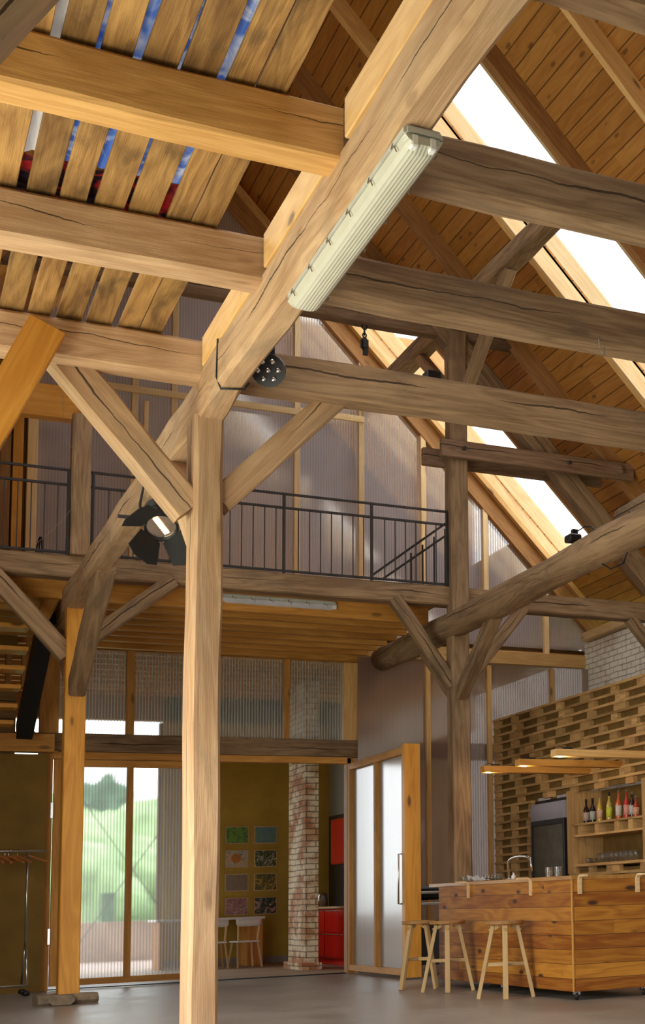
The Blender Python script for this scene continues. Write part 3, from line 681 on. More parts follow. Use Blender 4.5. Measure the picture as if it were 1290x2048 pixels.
# stage spotlight with barn doors
def spot(c):
    t = empty('stage_spotlight', c, 'black stage spotlight with four flaps hanging beside the foreground post, lamp glowing', 'spotlight')
    ax = Vector((-.08, -.66, -.75)).normalized(); Q = ax.to_track_quat('Z', 'Y').to_matrix().to_4x4(); Q.translation = c
    prof = [(.001, -.20), (.05, -.195), (.085, -.17), (.098, -.13), (.1, -.12), (.1, -.06), (.108, -.055), (.108, .03), (.115, .035), (.115, .06), (.1, .06), (.095, -.01), (.001, -.01)]
    bm = lathe_bm(prof, 24); link('housing', bm, BLACK, t, Q, True)
    for k in range(5): bm = lathe_bm([(.104, -.165+k*.018), (.108, -.16+k*.018), (.104, -.155+k*.018)], 24); link('cooling_ring', bm, IRON, t, Q, True)
    bm = lathe_bm([(.001, .035), (.094, .035), (.094, .042), (.001, .042)], 24); link('lens', bm, glass('lamp_lens', (.9, .8, .7), .6), t, Q)
    for k in range(3):
        bm = bmesh.new(); bm_box(bm, .036, .046, .012, (0, -.052+k*.052, .03)); bmesh.ops.rotate(bm, verts=bm.verts, matrix=Matrix.Rotation(.6, 3, 'Z')); link('filament', bm, emit('glowing_lamp', (1, .62, .25), 9), t, Q)
    for k in range(4):
        a = k*math.pi/2+.85; bm = bmesh.new()
        pts = [(-.085, 0), (.085, 0), (.125, .16), (.06, .2), (-.06, .2), (-.125, .16)]
        tilt = (.55, .95, .5, .9)[k]
        V = []
        for off in (0, .004):
            row = []
            for (u, v) in pts:
                r = .098+v*math.sin(tilt)+off; z = .06+v*math.cos(tilt)
                row.append(bm.verts.new((r*math.cos(a)-u*math.sin(a), r*math.sin(a)+u*math.cos(a), z)))
            V.append(row)
        bm.faces.new(V[0]); bm.faces.new(V[1])
        for q in range(6): bm.faces.new((V[0][q], V[0][(q+1) % 6], V[1][(q+1) % 6], V[1][q]))
        link('flap', bm, MATTE, t, Q)
    yk = [(-.13, 0, 0), (-.14, 0, .12), (-.11, 0, .3), (.11, 0, .3), (.14, 0, .12), (.13, 0, 0)]
    bm = bmesh.new(); tube_bm(bm, yk, .01, 6); link('yoke', bm, IRON, t, Matrix.Translation(c))
    bm = bmesh.new(); tube_bm(bm, [(-.28, 0, .02), (-.1, 0, .02)], .013, 6); link('side_bar', bm, IRON, t, Matrix.Translation(c))
    return t
spc = at(322, 1046, 'y', 10.3)
spot(spc)
# LED par can on the tie beam next to the purlin
pc = at(538, 740, 'y', 8.3)
t = empty('led_spotlight', pc, 'black round stage light with metal lenses clamped where purlin and tie beam cross', 'spotlight')
ax = Vector((-.35, -.8, -.42)).normalized(); Q = ax.to_track_quat('Z', 'Y').to_matrix().to_4x4(); Q.translation = pc
link('housing', lathe_bm([(.001, -.1), (.075, -.1), (.09, -.06), (.098, .02), (.098, .03), (.001, .03)], 24), BLACK, t, Q)
for k in range(7):
    r = .058 if k else 0; a = k*math.pi/3
    bm = lathe_bm([(.016, .031), (.016, .036), (.007, .04), (.001, .04)], 12, None, (r*math.cos(a), r*math.sin(a), 0)); link('lens', bm, STEEL, t, Q, True)
bm = bmesh.new(); bm_box(bm, .03, .26, .03, (.02, .13, .02)); bm_box(bm, .03, .03, .2, (.02, .02, .08)); link('clamp', bm, BLACK, t, Matrix.Translation(pc))
# small box on tie beam
p = at(865, 762, 'y', 8.6); box('floodlight', (p.x-.05, p.y-.04, 4.20), (p.x+.05, p.y+.06, 4.26), BLACK, label='small black box lamp lying on the tie beam over the foreground post, before the skylight', cat='lamp', bev=.008)
# floodlight on the log with cable
p = Vector((5.56, 11.7, 4.06))
t = empty('floodlight', p, 'small black floodlight sitting on the round log with its cable', 'lamp'); mw = Matrix.Translation(p)
bm = bmesh.new(); bm_box(bm, .12, .14, .07, (0, 0, .05)); bmesh.ops.bevel(bm, geom=list(bm.edges), offset=.012, segments=1, affect='EDGES'); link('housing', bm, BLACK, t, mw)
bm = bmesh.new(); bm_box(bm, .05, .05, .07, (.03, .03, .11)); link('bracket', bm, BLACK, t, mw)
bm = bmesh.new(); tube_bm(bm, [(.04, 0, .12), (.08, -.08, .15), (.1, -.18, .13), (.12, -.25, .08)], .006, 6); link('cable', bm, BLACK, t, mw)
tube('cable', [at(1195, 1112, 'x', 5.58), at(1205, 1128, 'x', 5.58), at(1222, 1138, 'x', 5.58), at(1247, 1126, 'x', 5.58), at(1262, 1085, 'x', 5.58)], .007, BLACK, label='black cable dangling below the round log at the right', cat='cable')
tube('wire_tie', [at(1255, 1020, 'y', 10.5), at(1270, 1038, 'y', 10.45), at(1295, 1046, 'y', 10.4)], .006, IRON, label='loose grey wire tied over the round log at the right picture edge', cat='cable')
# chain hoist
hp = at(729, 648, 'y', 14.9)
t = empty('chain_hoist', hp, 'small black chain hoist with hook hanging from the dark collar beam', 'hoist'); mw = Matrix.Translation(hp)
for k in range(3):
    bm = bmesh.new(); n = 12; rr = (.028, .035, .02)[k]; zc = (-.03, -.085, -.13)[k]
    tube_bm(bm, [(rr*math.cos(q*2*math.pi/n)*(1 if k % 2 == 0 else .2), rr*math.cos(q*2*math.pi/n)*(0 if k % 2 == 0 else 1), zc+rr*1.2*math.sin(q*2*math.pi/n)) for q in range(n+1)], .008, 6); link('link', bm, BLACK, t, mw, True)
bm = bmesh.new(); bm_box(bm, .085, .06, .14, (0, 0, -.23)); bmesh.ops.bevel(bm, geom=list(bm.edges), offset=.02, segments=2, affect='EDGES'); link('block', bm, BLACK, t, mw)
bm = bmesh.new(); bm_box(bm, .05, .04, .07, (.01, 0, -.32)); link('lower_block', bm, BLACK, t, mw)
# white string hooks on right tie
p = at(1203, 706, 'y', 7.01); tube('wire_hook', [(p.x-.01, 7.02, 4.0), (p.x-.01, 7.018, 3.955), (p.x, 7.01, 3.91), (p.x+.02, 7.01, 3.89), (p.x+.02, 7.015, 3.94)], .003, STEEL, label='thin bent wire hanging from the middle tie beam at the right', cat='wire')
p0 = at(125, 790, 'y', 14.86); tube('string', [p0, at(128, 880, 'y', 14.78), at(150, 900, 'y', 14.75), at(177, 930, 'y', 14.72), at(160, 1000, 'y', 14.75), at(105, 1060, 'y', 14.8), at(60, 1098, 'y', 14.83)], .002, plain('pale_string', (.35, .27, .15), .8), label='thin pale string hanging in front of the left gallery', cat='string')

# things on the left gallery
t0 = at(0, 900, 'y', 16.8); t1 = at(58, 900, 'y', 16.8)
struct('wall_loft', (-1.25, 16.8, 4.23), (t1.x, 16.9, 7.2), boards('loft_partition', (.34, .20, .03), (.2, .10, .015), .22, 0))
for px, m in ((10, RAFT), (35, ORANGE), (64, PINE_LT)):
    q = at(px, 950, 'y', 16.7); box('wall_stud', (q.x-.05, 16.68, 4.23), (q.x+.05, 16.8, 6.6), m, label={10: 'dark red-brown stud at the left picture edge behind the gallery railing', 35: 'orange stud in the partition behind the left gallery railing', 64: 'pale stud at the end of the loft partition behind the left gallery railing'}[px], cat='stud')
q = at(72, 1095, 'y', 16)
t = empty('music_stand', (q.x, 16, 4.23), 'folded black stand leaning on the left gallery behind the railing', 'stand')
for a in (-.03, .0, .035): tube('leg', [(q.x+a*2.2, 16, 4.25), (q.x+.05+a*.3, 16.1, 4.75)], .008, BLACK, t)

# ------------------------------------------------------------------ stair at left
t = empty('open_stair', (1.2, 16.3, 2.8), 'open stair at the left edge with orange treads and a black steel stringer', 'staircase')
for k, (x, y) in enumerate(((58, 1252), (55, 1297), (48, 1335), (40, 1372), (33, 1410), (26, 1443))):
    q = at(x, y, 'y', 15.6+.26*k); box('tread', (.35, q.y-.13, q.z-.045), (q.x, q.y+.15, q.z), ORANGE, t, bev=.004)
a = at(95, 1235, 'y', 15.5); b = at(48, 1465, 'y', 17.0)
beam('stringer', a, b, .2, .16, BLACK, parent=t, up=(1, 0, 0))
for k in range(5):
    a = at(84+k*8, 1225+k*3, 'y', 15.9); tube('baluster', [a, a+Vector((.0, .1, .22))], .008, BLACK, t)
a = at(90, 1180, 'y', 15.6); b = at(120, 1120, 'y', 14.9)
struct('wall_stair', (XL, 17.52, 2.6), (1.45, 17.6, 3.40), boards('stair_wall_boards', (.30, .17, .05), (.17, .09, .025), .2, 2))
struct('wall_stair', (XL, 17.52, 3.80), (1.45, 17.6, 4.1), DOCHRE)
for px in (9, 41): q = at(px+4, 1255, 'y', 17.55); box('window_post', (q.x-.0, 17.50, 3.38), (q.x+.06, 17.6, 3.82), RAFT, label={9: 'brown post between the small white openings behind the open stair, left one', 41: 'brown post between the small white openings behind the open stair, right one'}[px], cat='post')

# left floor post foot
t = empty('floor_block', (1.72, 14.5, 0), 'worn wooden block crossing under the orange-brown post on the floor', 'block')
beam('timber', (1.45, 14.78, .045), (1.98, 14.85, .045), .22, .10, DIRTY, parent=t, wob=.01, bev=.02)
beam('timber', (1.66, 14.62, .05), (1.72, 15.1, .05), .22, .09, DIRTY, parent=t, wob=.01, bev=.02)

# ------------------------------------------------------------------ door leaves
def leaf(name, p_hinge, p_free, z0, z1, lab, mat, endw=.09, th=.06, handle=False, mull=.5):
    p_hinge, p_free = Vector(p_hinge), Vector(p_free)
    t = bpy.data.objects.new(name, None); C.objects.link(t); t['kind'] = 'structure'
    v = p_free-p_hinge; Lw = v.length; t.location = p_hinge; t.rotation_euler = (0, 0, math.atan2(v.y, v.x)); mw = WM(t)
    def b(nm, x0, x1, za, zb, m, d=th, y=0):
        bm = bmesh.new(); lx, lz = x1-x0, zb-za
        c = Vector(((x0+x1)/2, y, (za+zb)/2)); f = Matrix.Identity(4)
        if lz > lx: f = Matrix(((0, 0, 1, 0), (0, 1, 0, 0), (-1, 0, 0, 0), (0, 0, 0, 1))); bm_box(bm, lz, d, lx)
        else: bm_box(bm, lx, d, lz)
        bmesh.ops.bevel(bm, geom=list(bm.edges), offset=.003, segments=1, affect='EDGES')
        return link(nm, bm, m, t, mw @ Matrix.Translation(c) @ f)
    b('stile', 0, .075, z0, z1, JOIST); b('stile', Lw-endw, Lw, z0, z1, JOIST)
    b('rail', .075, Lw-endw, z1-.08, z1, JOIST); b('rail', .075, Lw-endw, z0, z0+.07, JOIST)
    b('mullion', Lw*mull-.035, Lw*mull+.035, z0+.07, z1-.08, JOIST)
    bm = bmesh.new(); bm_box(bm, Lw-.1, .008, z1-z0-.1); link('polycarbonate_sheet', bm, mat, t, mw @ Matrix.Translation((Lw/2, .02, (z0+z1)/2)))
    return t, mw, Lw
leaf('door_1', (1.865, 17.66, 0), (3.47, 17.66, 0), .04, 2.57, '', POLY_D, mull=.505)
dl, mw, Lw = leaf('door_2', (5.24, 17.60, 0), (5.24, 15.45, 0), .04, 2.57, '', POLY_L, mull=.5, th=.07)
# thick free edge of the open leaf
box('edge_board', (5.20, 15.42, .02), (5.385, 15.52, 2.60), ORANGE, dl, bev=.004)
hx = 5.17
bm = bmesh.new(); h0 = at(797, 1708, 'x', hx); h1 = at(797, 1808, 'x', hx)
tube_bm(bm, [(hx+.04, h0.y, h0.z), (hx, h0.y, h0.z), (hx, h1.y, h1.z), (hx+.04, h1.y, h1.z)], .010, 8); link('door_handle', bm, STEEL, dl, Matrix.Identity(4), True)
for z in (1.9, .5):
    box('hinge', (1.83, 17.56, z), (1.86, 17.6, z+.18), STEEL, gw)

# ------------------------------------------------------------------ pallet wall
PXW = 6.9
struct('wall_bar', (PXW+.062, 15.83, 0), (PXW+.09, 17.0, 3.08), BACKB)
struct('wall_bar', (PXW+.062, 11.2, 2.02), (PXW+.09, 15.83, 3.08), BACKB)
struct('wall_bar', (PXW+.062, 11.2, 0), (PXW+.09, 14.82, 1.14), BACKB)
def pallet(y0, y1, z, lab, first):
    t = empty('pallet', (PXW, y0, z), lab, 'pallet', 'pallets stacked as the bar wall'); 
    j = R.uniform(-.008, .008)
    box('deck_board', (PXW+j, y0+.003, z+.072), (PXW+.06, y1-.003, z+.1), PALW, t, bev=0)
    bw = .13; n = 3 if y1-y0 > .8 else 2
    for k in range(n):
        w_ = R.choice((.12, .15, .17)); c = y0+w_/2+(y1-y0-w_)*k/(n-1)
        box('block', (PXW+.012+j, c-w_/2, z), (PXW+.06, c+w_/2, z+.072), PALW, t, bev=0)
rows = 31; cnt = 0
FY0, FY1 = 14.86, 15.82; NY0, NY1 = 13.0, 14.74
for r in range(rows):
    z = .0+r*.1
    segs = []
    if z >= 2.0: segs = [(11.6, 17.0)]
    elif z >= 1.15: segs = [(15.84, 17.0)]
    else: segs = [(15.84, 17.0), (11.6, 14.8)]
    for (a, b) in segs:
        if b-a < 1.3: cuts = [a, b]
        else:
            s = a-R.uniform(0, 1.2); cuts = [a]
            while s < b:
                s += 1.4
                if a+.3 < s < b-.3: cuts.append(s)
            cuts.append(b)
        for y0, y1 in zip(cuts, cuts[1:]):
            pos = 'above the bottle shelf' if z >= 2.0 else ('left of the drinks fridge' if y0 > 15 else 'low behind the bar')
            pallet(y0, y1, z, 'rough pallet wood course of the bar wall ' + pos, False); cnt += 1
# niche framing
nf = empty('shelf_unit', (PXW, 13.9, 1.2), 'built-in pallet-wood shelf niche holding bottles above glasses', 'shelf')
box('side', (PXW, 14.66, 1.1), (PXW+.4, 14.84, 2.03), PALW, nf); box('side', (PXW, 12.86, 1.1), (PXW+.4, 13.02, 2.03), PALW, nf)
box('back', (PXW+.36, 12.9, 1.1), (PXW+.4, 14.8, 2.03), BACKB, nf)
box('shelf', (PXW, 13.0, 1.625), (PXW+.36, 14.7, 1.65), PALW, nf); box('shelf', (PXW, 13.0, 1.50), (PXW+.36, 14.7, 1.525), PALW, nf)
for y in (13.3, 13.62, 14.1, 14.52): box('block', (PXW+.01, y-.05, 1.525), (PXW+.3, y+.05, 1.625), PALW, nf, bev=0)
box('shelf', (PXW, 13.0, 1.17), (PXW+.36, 14.7, 1.195), PALW, nf)
# fridges
def fridge(y0, y1, ztop, lab):
    t = empty('drinks_fridge', (7.2, (y0+y1)/2, 0), lab, 'fridge')
    x0 = PXW-.02
    box('cabinet', (x0+.06, y0, .05), (x0+.6, y1, ztop), BLACK, t, bev=.01)
    for (a, b, c, d) in ((y0, y0+.04, .1, ztop-.28), (y1-.04, y1, .1, ztop-.28), (y0, y1, ztop-.30, ztop-.24), (y0, y1, .06, .14)): box('door_frame', (x0, a, c), (x0+.06, b, d), BLACK, t, bev=.004)
    box('door_glass', (x0+.02, y0+.04, .14), (x0+.03, y1-.04, ztop-.3), plain('smoked_fridge_glass', (.085, .078, .055), .12, 0, .1), t, bev=0)
    bm = bmesh.new(); n = 10; A, B = [], []
    for k in range(n+1):
        a = k/n; z = ztop-.24+.20*a; x = x0+.02-.025*math.sin(math.pi*a); A.append(bm.verts.new((x, y0+.01, z))); B.append(bm.verts.new((x, y1-.01, z)))
    A += [bm.verts.new((x0+.08, y0+.01, ztop-.04)), bm.verts.new((x0+.08, y0+.01, ztop-.24))]; B += [bm.verts.new((x0+.08, y1-.01, ztop-.04)), bm.verts.new((x0+.08, y1-.01, ztop-.24))]
    bm.faces.new(A); bm.faces.new(B)
    for k in range(len(A)): bm.faces.new((A[k], A[(k+1) % len(A)], B[(k+1) % len(A)], B[k]))
    link('header_panel', bm, plain('lavender_grey_header', (.34, .32, .38), .4, 0, .03), t, Matrix.Identity(4))
    return t
fridge(14.88, 15.82, 1.98, 'tall black glass-door drinks fridge set into the pallet wall left of the bottles')
fridge(12.0, 12.90, 2.02, 'second black drinks fridge, barely in view at the right picture edge')

# ------------------------------------------------------------------ bar counter
BX0, BX1, BY0, BY1, BZ = 5.09, 5.84, 10.88, 14.05, 1.015
t = empty('bar_counter', ((BX0+BX1)/2, (BY0+BY1)/2, 0), 'knotty pine bar counter on castors in front of the pallet wall', 'bar counter')
def panel(nm, a, b, mat, par, ax):
    """panel whose planks run horizontally: local X along ax, Z up"""
    a, b = Vector(a), Vector(b); d = b-a; bm = bmesh.new()
    if ax == 'x': bm_box(bm, abs(d.x), abs(d.y), abs(d.z)); f = Matrix.Identity(4)
    else: bm_box(bm, abs(d.y), abs(d.x), abs(d.z)); f = Matrix.Rotation(math.pi/2, 4, 'Z')
    bmesh.ops.bevel(bm, geom=list(bm.edges), offset=.003, segments=1, affect='EDGES')
    return link(nm, bm, mat, par, Matrix.Translation((a+b)/2) @ f)
panel('front_panel', (BX0, BY0, .07), (BX0+.025, BY1, BZ-.03), BARW, t, 'y')
panel('side_panel', (BX0+.025, BY0, .07), (BX1, BY0+.025, BZ-.03), BARW, t, 'x')
panel('side_panel', (BX0+.025, BY1-.025, .07), (BX1, BY1, BZ-.03), BARW, t, 'x')
panel('back_panel', (BX1-.02, BY0+.025, .07), (BX1, BY1-.025, BZ-.03), BARW, t, 'y')
panel('bottom', (BX0+.03, BY0+.03, .08), (BX1-.03, BY1-.03, .11), BACKB, t, 'y')
TOPW = wood('bar_top_wood', (.50, .25, .06), (.32, .14, .03), .35, .3)
box('countertop', (BX0-.004, BY0-.004, BZ-.03), (BX1+.03, BY1+.28, BZ+.005), TOPW, t)
box('corner_strip', (BX0-.004, BY0-.004, .07), (BX0+.012, BY0+.012, BZ-.03), JOIST, t)
box('side_shelf', (BX1+.03, BY0-.05, BZ-.02), (BX1+.6, BY0+.9, BZ+.005), TOPW, t)
def hook(x, y, dirx, diry):
    bm = bmesh.new(); w = .017; n = 8; A = []
    path = [(0, -.165), (0, -.06)]+[(-.045*(1-math.cos(a*math.pi/2/n)), -.06+.045*math.sin(a*math.pi/2/n)) for a in range(1, n+1)]+[(-.125, -.015)]
    # outward u, down z : hook stands off the panel and bends over the edge
    rows_ = []
    for i, (u, z) in enumerate(path):
        t_ = Vector((path[min(i+1, len(path)-1)][0]-path[max(i-1, 0)][0], path[min(i+1, len(path)-1)][1]-path[max(i-1, 0)][1])).normalized(); nn = Vector((-t_.y, t_.x))*.009
        rows_.append([bm.verts.new((s*w, u+q*nn.x, z+q*nn.y)) for s, q in ((-1, -1), (1, -1), (1, 1), (-1, 1))])
    for A, B in zip(rows_, rows_[1:]):
        for k in range(4): bm.faces.new((A[k], A[(k+1) % 4], B[(k+1) % 4], B[k]))
    bm.faces.new(rows_[0]); bm.faces.new(rows_[-1])
    rz = math.atan2(-dirx, diry) if False else math.atan2(diry, dirx)-math.pi/2
    link('hook', bm, PINE_LT, t, Matrix.Translation((x, y, BZ+.016)) @ Matrix.Rotation(rz, 4, 'Z'))['label'] = 'pale bentwood hook'
for y in (13.20, 11.70): hook(BX0-.01, y, 1, 0)
for x in (5.16, 5.70): hook(x, BY0-.01, 0, 1)
for (x, y) in ((BX0+.06, BY0+.07), (BX1-.07, BY0+.07), (BX0+.06, BY1-.1), (BX1-.07, BY1-.1), (BX0+.06, 12.5)):
    bm = lathe_bm([(.001, -.014), (.030, -.014), (.034, -.008), (.034, .008), (.030, .014), (.001, .014)], 18)
    cst = link('caster', bm, BLACK, t, Matrix.Translation((x, y, .034)) @ Matrix.Rotation(math.pi/2, 4, 'Y') @ Matrix.Rotation(.5, 4, 'X'))
    bm = bmesh.new(); bm_box(bm, .05, .04, .03, (0, 0, .058)); link('fork', bm, STEEL, cst, Matrix.Translation((x, y, 0)))
# things on the bar
def lathe_obj(name, prof, loc, mat, parent=None, seg=16): return link(name, lathe_bm(prof, seg), mat, parent, Matrix.Translation(loc), True)
fa = at(1048, 1748, 'x', 5.45); Yf = fa.y
t = empty('tap', (5.45, Yf, BZ), 'tall chrome swan-neck tap standing on the bar', 'tap')
pts = [(5.45, Yf, BZ), (5.45, Yf, BZ+.17)]+[(5.45, Yf-.09+.09*math.cos(a), BZ+.17+.075*math.sin(a)) for a in [math.pi*k/10 for k in range(1, 10)]]+[(5.45, Yf-.19, BZ+.13)]
q0 = at(1017, 1748, 'x', 5.45).y; q1 = at(1062, 1735, 'x', 5.45).y; R_ = abs(q0-q1)/2
pts = [(5.45, q0, BZ), (5.45, q0, BZ+.18)]+[(5.45, (q0+q1)/2+R_*math.cos(math.pi*k/10), BZ+.18+.05*math.sin(math.pi*k/10)) for k in range(1, 10)]+[(5.45, q1-.02, BZ+.08)]
tube('spout', pts, .011, STEEL, t, 10); lathe_obj('base', [(.028, 0), (.028, .02), (.02, .03), (.001, .03)], (5.45, q0, BZ), STEEL, t)
def tumbler(name, loc, lab, grp, h=.09, r=.032):
    o = lathe_obj(name, [(.001, .004), (r*.85, .004), (r*.87, 0), (r, h), (r-.003, h), (r*.84, .01), (.001, .01)], loc, CLEARG, None, 14)
    return tag(o, lab, 'glass', grp)
for k, px in enumerate((972, 985, 998)):
    q = at(px, 1757, 'x', 5.42); o = lathe_obj('jar', [(.001, 0), (.04, 0), (.042, .05), (.035, .06), (.035, .07), (.001, .07)], (5.42, q.y, BZ+.005), CLEARG, None, 14); tag(o, 'squat glass jar on the bar left of the tap', 'jar', 'jars left of the tap')
    c = lathe_obj('contents', [(.001, .003), (.036, .003), (.038, .035), (.001, .035)], (5.42, q.y, BZ+.006), plain('dark_jar_filling', (.06, .06, .03), .6), o, 12)
for px in (1098, 1116):
    q = at(px, 1745, 'x', 5.45); tumbler('drinking_glass', (5.45, q.y, BZ+.005), 'clear tumbler on the bar in front of the fridge', 'tumblers on the bar', .1, .035)
q = at(1027, 1750, 'x', 5.5); o = lathe_obj('soap_bottle', [(.001, 0), (.022, 0), (.022, .045), (.008, .055), (.008, .075), (.001, .075)], (5.5, q.y, BZ+.005), WHITE); tag(o, 'small white soap bottle beside the tap', 'bottle')
q0 = at(925, 1760, 'x', 5.15).y; q1 = at(962, 1757, 'x', 5.15).y
bm = bmesh.new(); n = 14; g = []
for i in range(n+1):
    g.append([bm.verts.new((5.11+.14*j/6, q0+(q1-q0)*i/n, BZ+.012+.06*abs(math.sin(i*.8+j*.7))*math.exp(-((i/n-.3)**2)*5))) for j in range(7)])
for i in range(n):
    for j in range(6): bm.faces.new((g[i][j], g[i+1][j], g[i+1][j+1], g[i][j+1]))
bmesh.ops.solidify(bm, geom=bm.faces[:], thickness=.006)
tag(link('tea_towel', bm, CLOTH, None, Matrix.Identity(4), True), 'crumpled white cloth at the left end of the bar top', 'cloth')
# bottles
BT = [(1159, 'small dark green bottle with a white neck label', .20, (.02, .035, .01), (.55, .52, .45), 'leftmost'), (1173, 'dark bottle with a cream and red label', .245, (.02, .008, .006), (.45, .33, .28), ''), (1186, 'dark bottle with a grey and green label', .245, (.015, .01, .008), (.35, .36, .33), ''),
      (1200, 'slim yellow bottle with a pink label', .26, (.50, .34, .05), (.62, .35, .22), ''), (1219, 'bright yellow-green labelled bottle with a black cap', .28, (.45, .35, .08), (.50, .52, .03), ''), (1238, 'tall rose-orange bottle with a white label strip', .29, (.50, .10, .03), (.6, .55, .5), ''),
      (1254, 'red bottle with a pink label', .28, (.45, .03, .02), (.62, .25, .2), ''), (1265, 'dark bottle with a pale grey label', .25, (.02, .012, .01), (.4, .4, .36), ''), (1273, 'short red bottle at the right end', .2, (.35, .04, .02), (.6, .3, .2), '')]
for k, (px, lab, h, c1, c2, _) in enumerate(BT):
    h *= 1.12
    q = at(px, 1640, 'x', 7.02); Yb = q.y
    t = empty('bottle', (7.02, Yb, 1.65), lab+' on the niche shelf', 'bottle', 'bottles on the niche shelf')
    r = .034
    lathe_obj('body', [(.001, 0), (r*.95, 0), (r, .01), (r, h*.52), (r*.8, h*.6), (r*.38, h*.72), (r*.34, h*.9), (.001, h*.9)], (7.02, Yb, 1.65), plain('bottle_glass_%s' % 'abcdefghi'[k], c1, .12, 0, .02), t)
    lathe_obj('bottle_label', [(r+.001, h*.12), (r+.0015, h*.12), (r+.0015, h*.46), (r+.001, h*.46)], (7.02, Yb, 1.65), plain('bottle_paper_%s' % 'abcdefghi'[k], c2, .6, 0, .1, 30), t)
    lathe_obj('cap', [(.001, h*.86), (r*.4, h*.86), (r*.4, h), (.001, h)], (7.02, Yb, 1.65), {0: WHITE, 1: BLACK, 2: BLACK, 4: BLACK}.get(k, CLEARG), t, 12)
for k in range(22):
    px = 1176+(k % 11)*9.6; row = k//11
    if row == 0 and k % 11 in (1, 2): continue
    q = at(px+row*3, 1722, 'x', 6.97+row*.1); tumbler('drinking_glass', (6.97+row*.1, q.y, 1.196), 'clear glass in the rows on the lower niche shelf', 'glasses on the lower niche shelf', .115 if k % 11 > 1 else .07, .03)
# hanging lamp boards
def lampboard(px0, py, px1, z, lab, mat, Yf_):
    a = at(px0, py, 'z', z); b = at(px1, py, 'y', a.y)
    t = empty('pendant_lamp', (a.x, a.y, z), lab, 'lamp', None)
    L = 1.45
    box('board', (a.x, a.y-.05, z), (a.x+L, a.y+.07, z+.07), mat, t, bev=.004)
    lathe_obj('spot', [(.001, -.006), (.03, -.006), (.03, .001), (.001, .001)], (a.x+.06, a.y-.02, z), emit('warm_spot_disc', (1, .78, .5), 9), t, 14)
    bm = bmesh.new(); bm_box(bm, .09, .03, .02, (0, 0, .01)); link('driver', bm, BLACK, t, Matrix.Translation((a.x+.15, a.y, z+.07)))
    tube('cable', [(a.x+.03, a.y, z+.075), (a.x+.06, a.y, z+.10), (a.x+.12, a.y, z+.085)], .004, BLACK, t, 5)
    for dx in (.35, L-.2): tube('wire', [(a.x+dx, a.y+.01, z+.07), (a.x+dx, a.y+.01, 3.95 if False else z+.071)], .002, IRON, t, 4) if False else None
    tube('bracket', [(a.x+L-.02, a.y+.01, z+.035), (PXW+.05, a.y+.01, z+.035)], .012, IRON, t, 6)
    l = bpy.data.lights.new('spot_glow', 'POINT'); l.energy = 3; l.color = (1, .75, .45); l.shadow_soft_size = .03
    o = bpy.data.objects.new('spot_glow', l); C.objects.link(o); o.parent = t; o.location = (.06, -.02, -.03)
lampboard(965, 1545, 1150, 2.18, 'hanging wooden lamp board over the bar, the one reaching furthest left', JOIST, 0)
lampboard(1035, 1532, 1230, 2.18, 'hanging wooden lamp board over the bar, middle of the three', JOIST, 0)
lampboard(1107, 1513, 1290, 2.18, 'hanging wooden lamp board over the bar, highest in the picture and yellower', PINE, 0)

# stools
def make_stool():
    t = empty('bar_stool', (0, 0, 0), 'x', 'stool', 'wooden bar stools before the counter'); Hs = .66; I = Matrix.Identity(4)
    link('seat', lathe_bm([(.001, Hs-.035), (.155, Hs-.035), (.165, Hs-.028), (.165, Hs-.006), (.158, Hs), (.001, Hs)], 28), SEATW, t, I)
    for k in range(4):
        a = math.pi/4+k*math.pi/2; c, s = math.cos(a), math.sin(a)
        top = Vector((c*.105, s*.105, Hs-.04)); bot = Vector((c*.235, s*.235, 0))
        beam('leg', bot, top, .046, .034, STOOLW, parent=t, bev=.003, up=(c, s, 0))
    for k in range(2):
        a = math.pi/4+k*math.pi/2; c, s = math.cos(a), math.sin(a); z = .285+k*.004; r = .23-.13*z/(Hs-.04)
        beam('stretcher', (-c*r, -s*r, z), (c*r, s*r, z), .024, .032, STOOLW, parent=t, bev=.002)
    for k in range(4):
        a = math.pi/4+k*math.pi/2; c, s = math.cos(a), math.sin(a)
        beam('corner_block', (c*.05, s*.05, Hs-.045), (c*.135, s*.135, Hs-.085), .03, .03, STOOLW, parent=t, bev=.002)
    return t
st0 = make_stool()
spots = [((1012, 1996), .39, 'bar stool standing alone at the right, in front of the middle of the counter'), ((896, 1983), .42, 'middle of the three bar stools, near the left end of the counter'), ((838, 1977), -.35, 'leftmost bar stool beside the open ribbed door leaf')]
for i, (px, rz, lab) in enumerate(spots):
    o = st0 if i == 0 else copy_tree(st0)
    q = at(*px, 'z', 0); o.location = (q.x, q.y, 0); o.rotation_euler = (0, 0, rz); o['label'] = lab

# ------------------------------------------------------------------ annex furnishings
def photo_mat(nm, cols, s, d=2):
    m, nt, b, out = new_mat(nm); n = N(nt); co = n.node('ShaderNodeTexCoord').outputs['Object']
    k = len(cols)
    n.put(b.inputs['Base Color'], n.ramp(n.noise(co, s, 5, .6, d), [(.34+.32*i/(k-1), tuple(min(.9, q*1.7) for q in c)) for i, c in enumerate(cols)])); b.inputs['Roughness'].default_value = .35; return m
pics = [('dark green meadow', [(.02, .05, .005), (.10, .22, .01), (.02, .06, .01)], 5), ('blue-grey trees', [(.06, .13, .17), (.10, .2, .2), (.12, .16, .06)], 7), ('round orange fruit', [(.10, .10, .05), (.35, .33, .25), (.5, .2, .02)], 8), ('white blossoms', [(.02, .03, .01), (.05, .07, .02), (.5, .48, .35)], 14),
        ('brown dry grass', [(.12, .08, .05), (.2, .15, .08), (.15, .08, .08)], 16), ('yellow sunflowers', [(.03, .05, .02), (.1, .09, .03), (.65, .33, .02)], 10), ('pink market produce', [(.05, .07, .03), (.3, .1, .1), (.3, .28, .2)], 10), ('hands holding pink fruit', [(.015, .03, .02), (.02, .04, .02), (.6, .3, .25)], 7)]
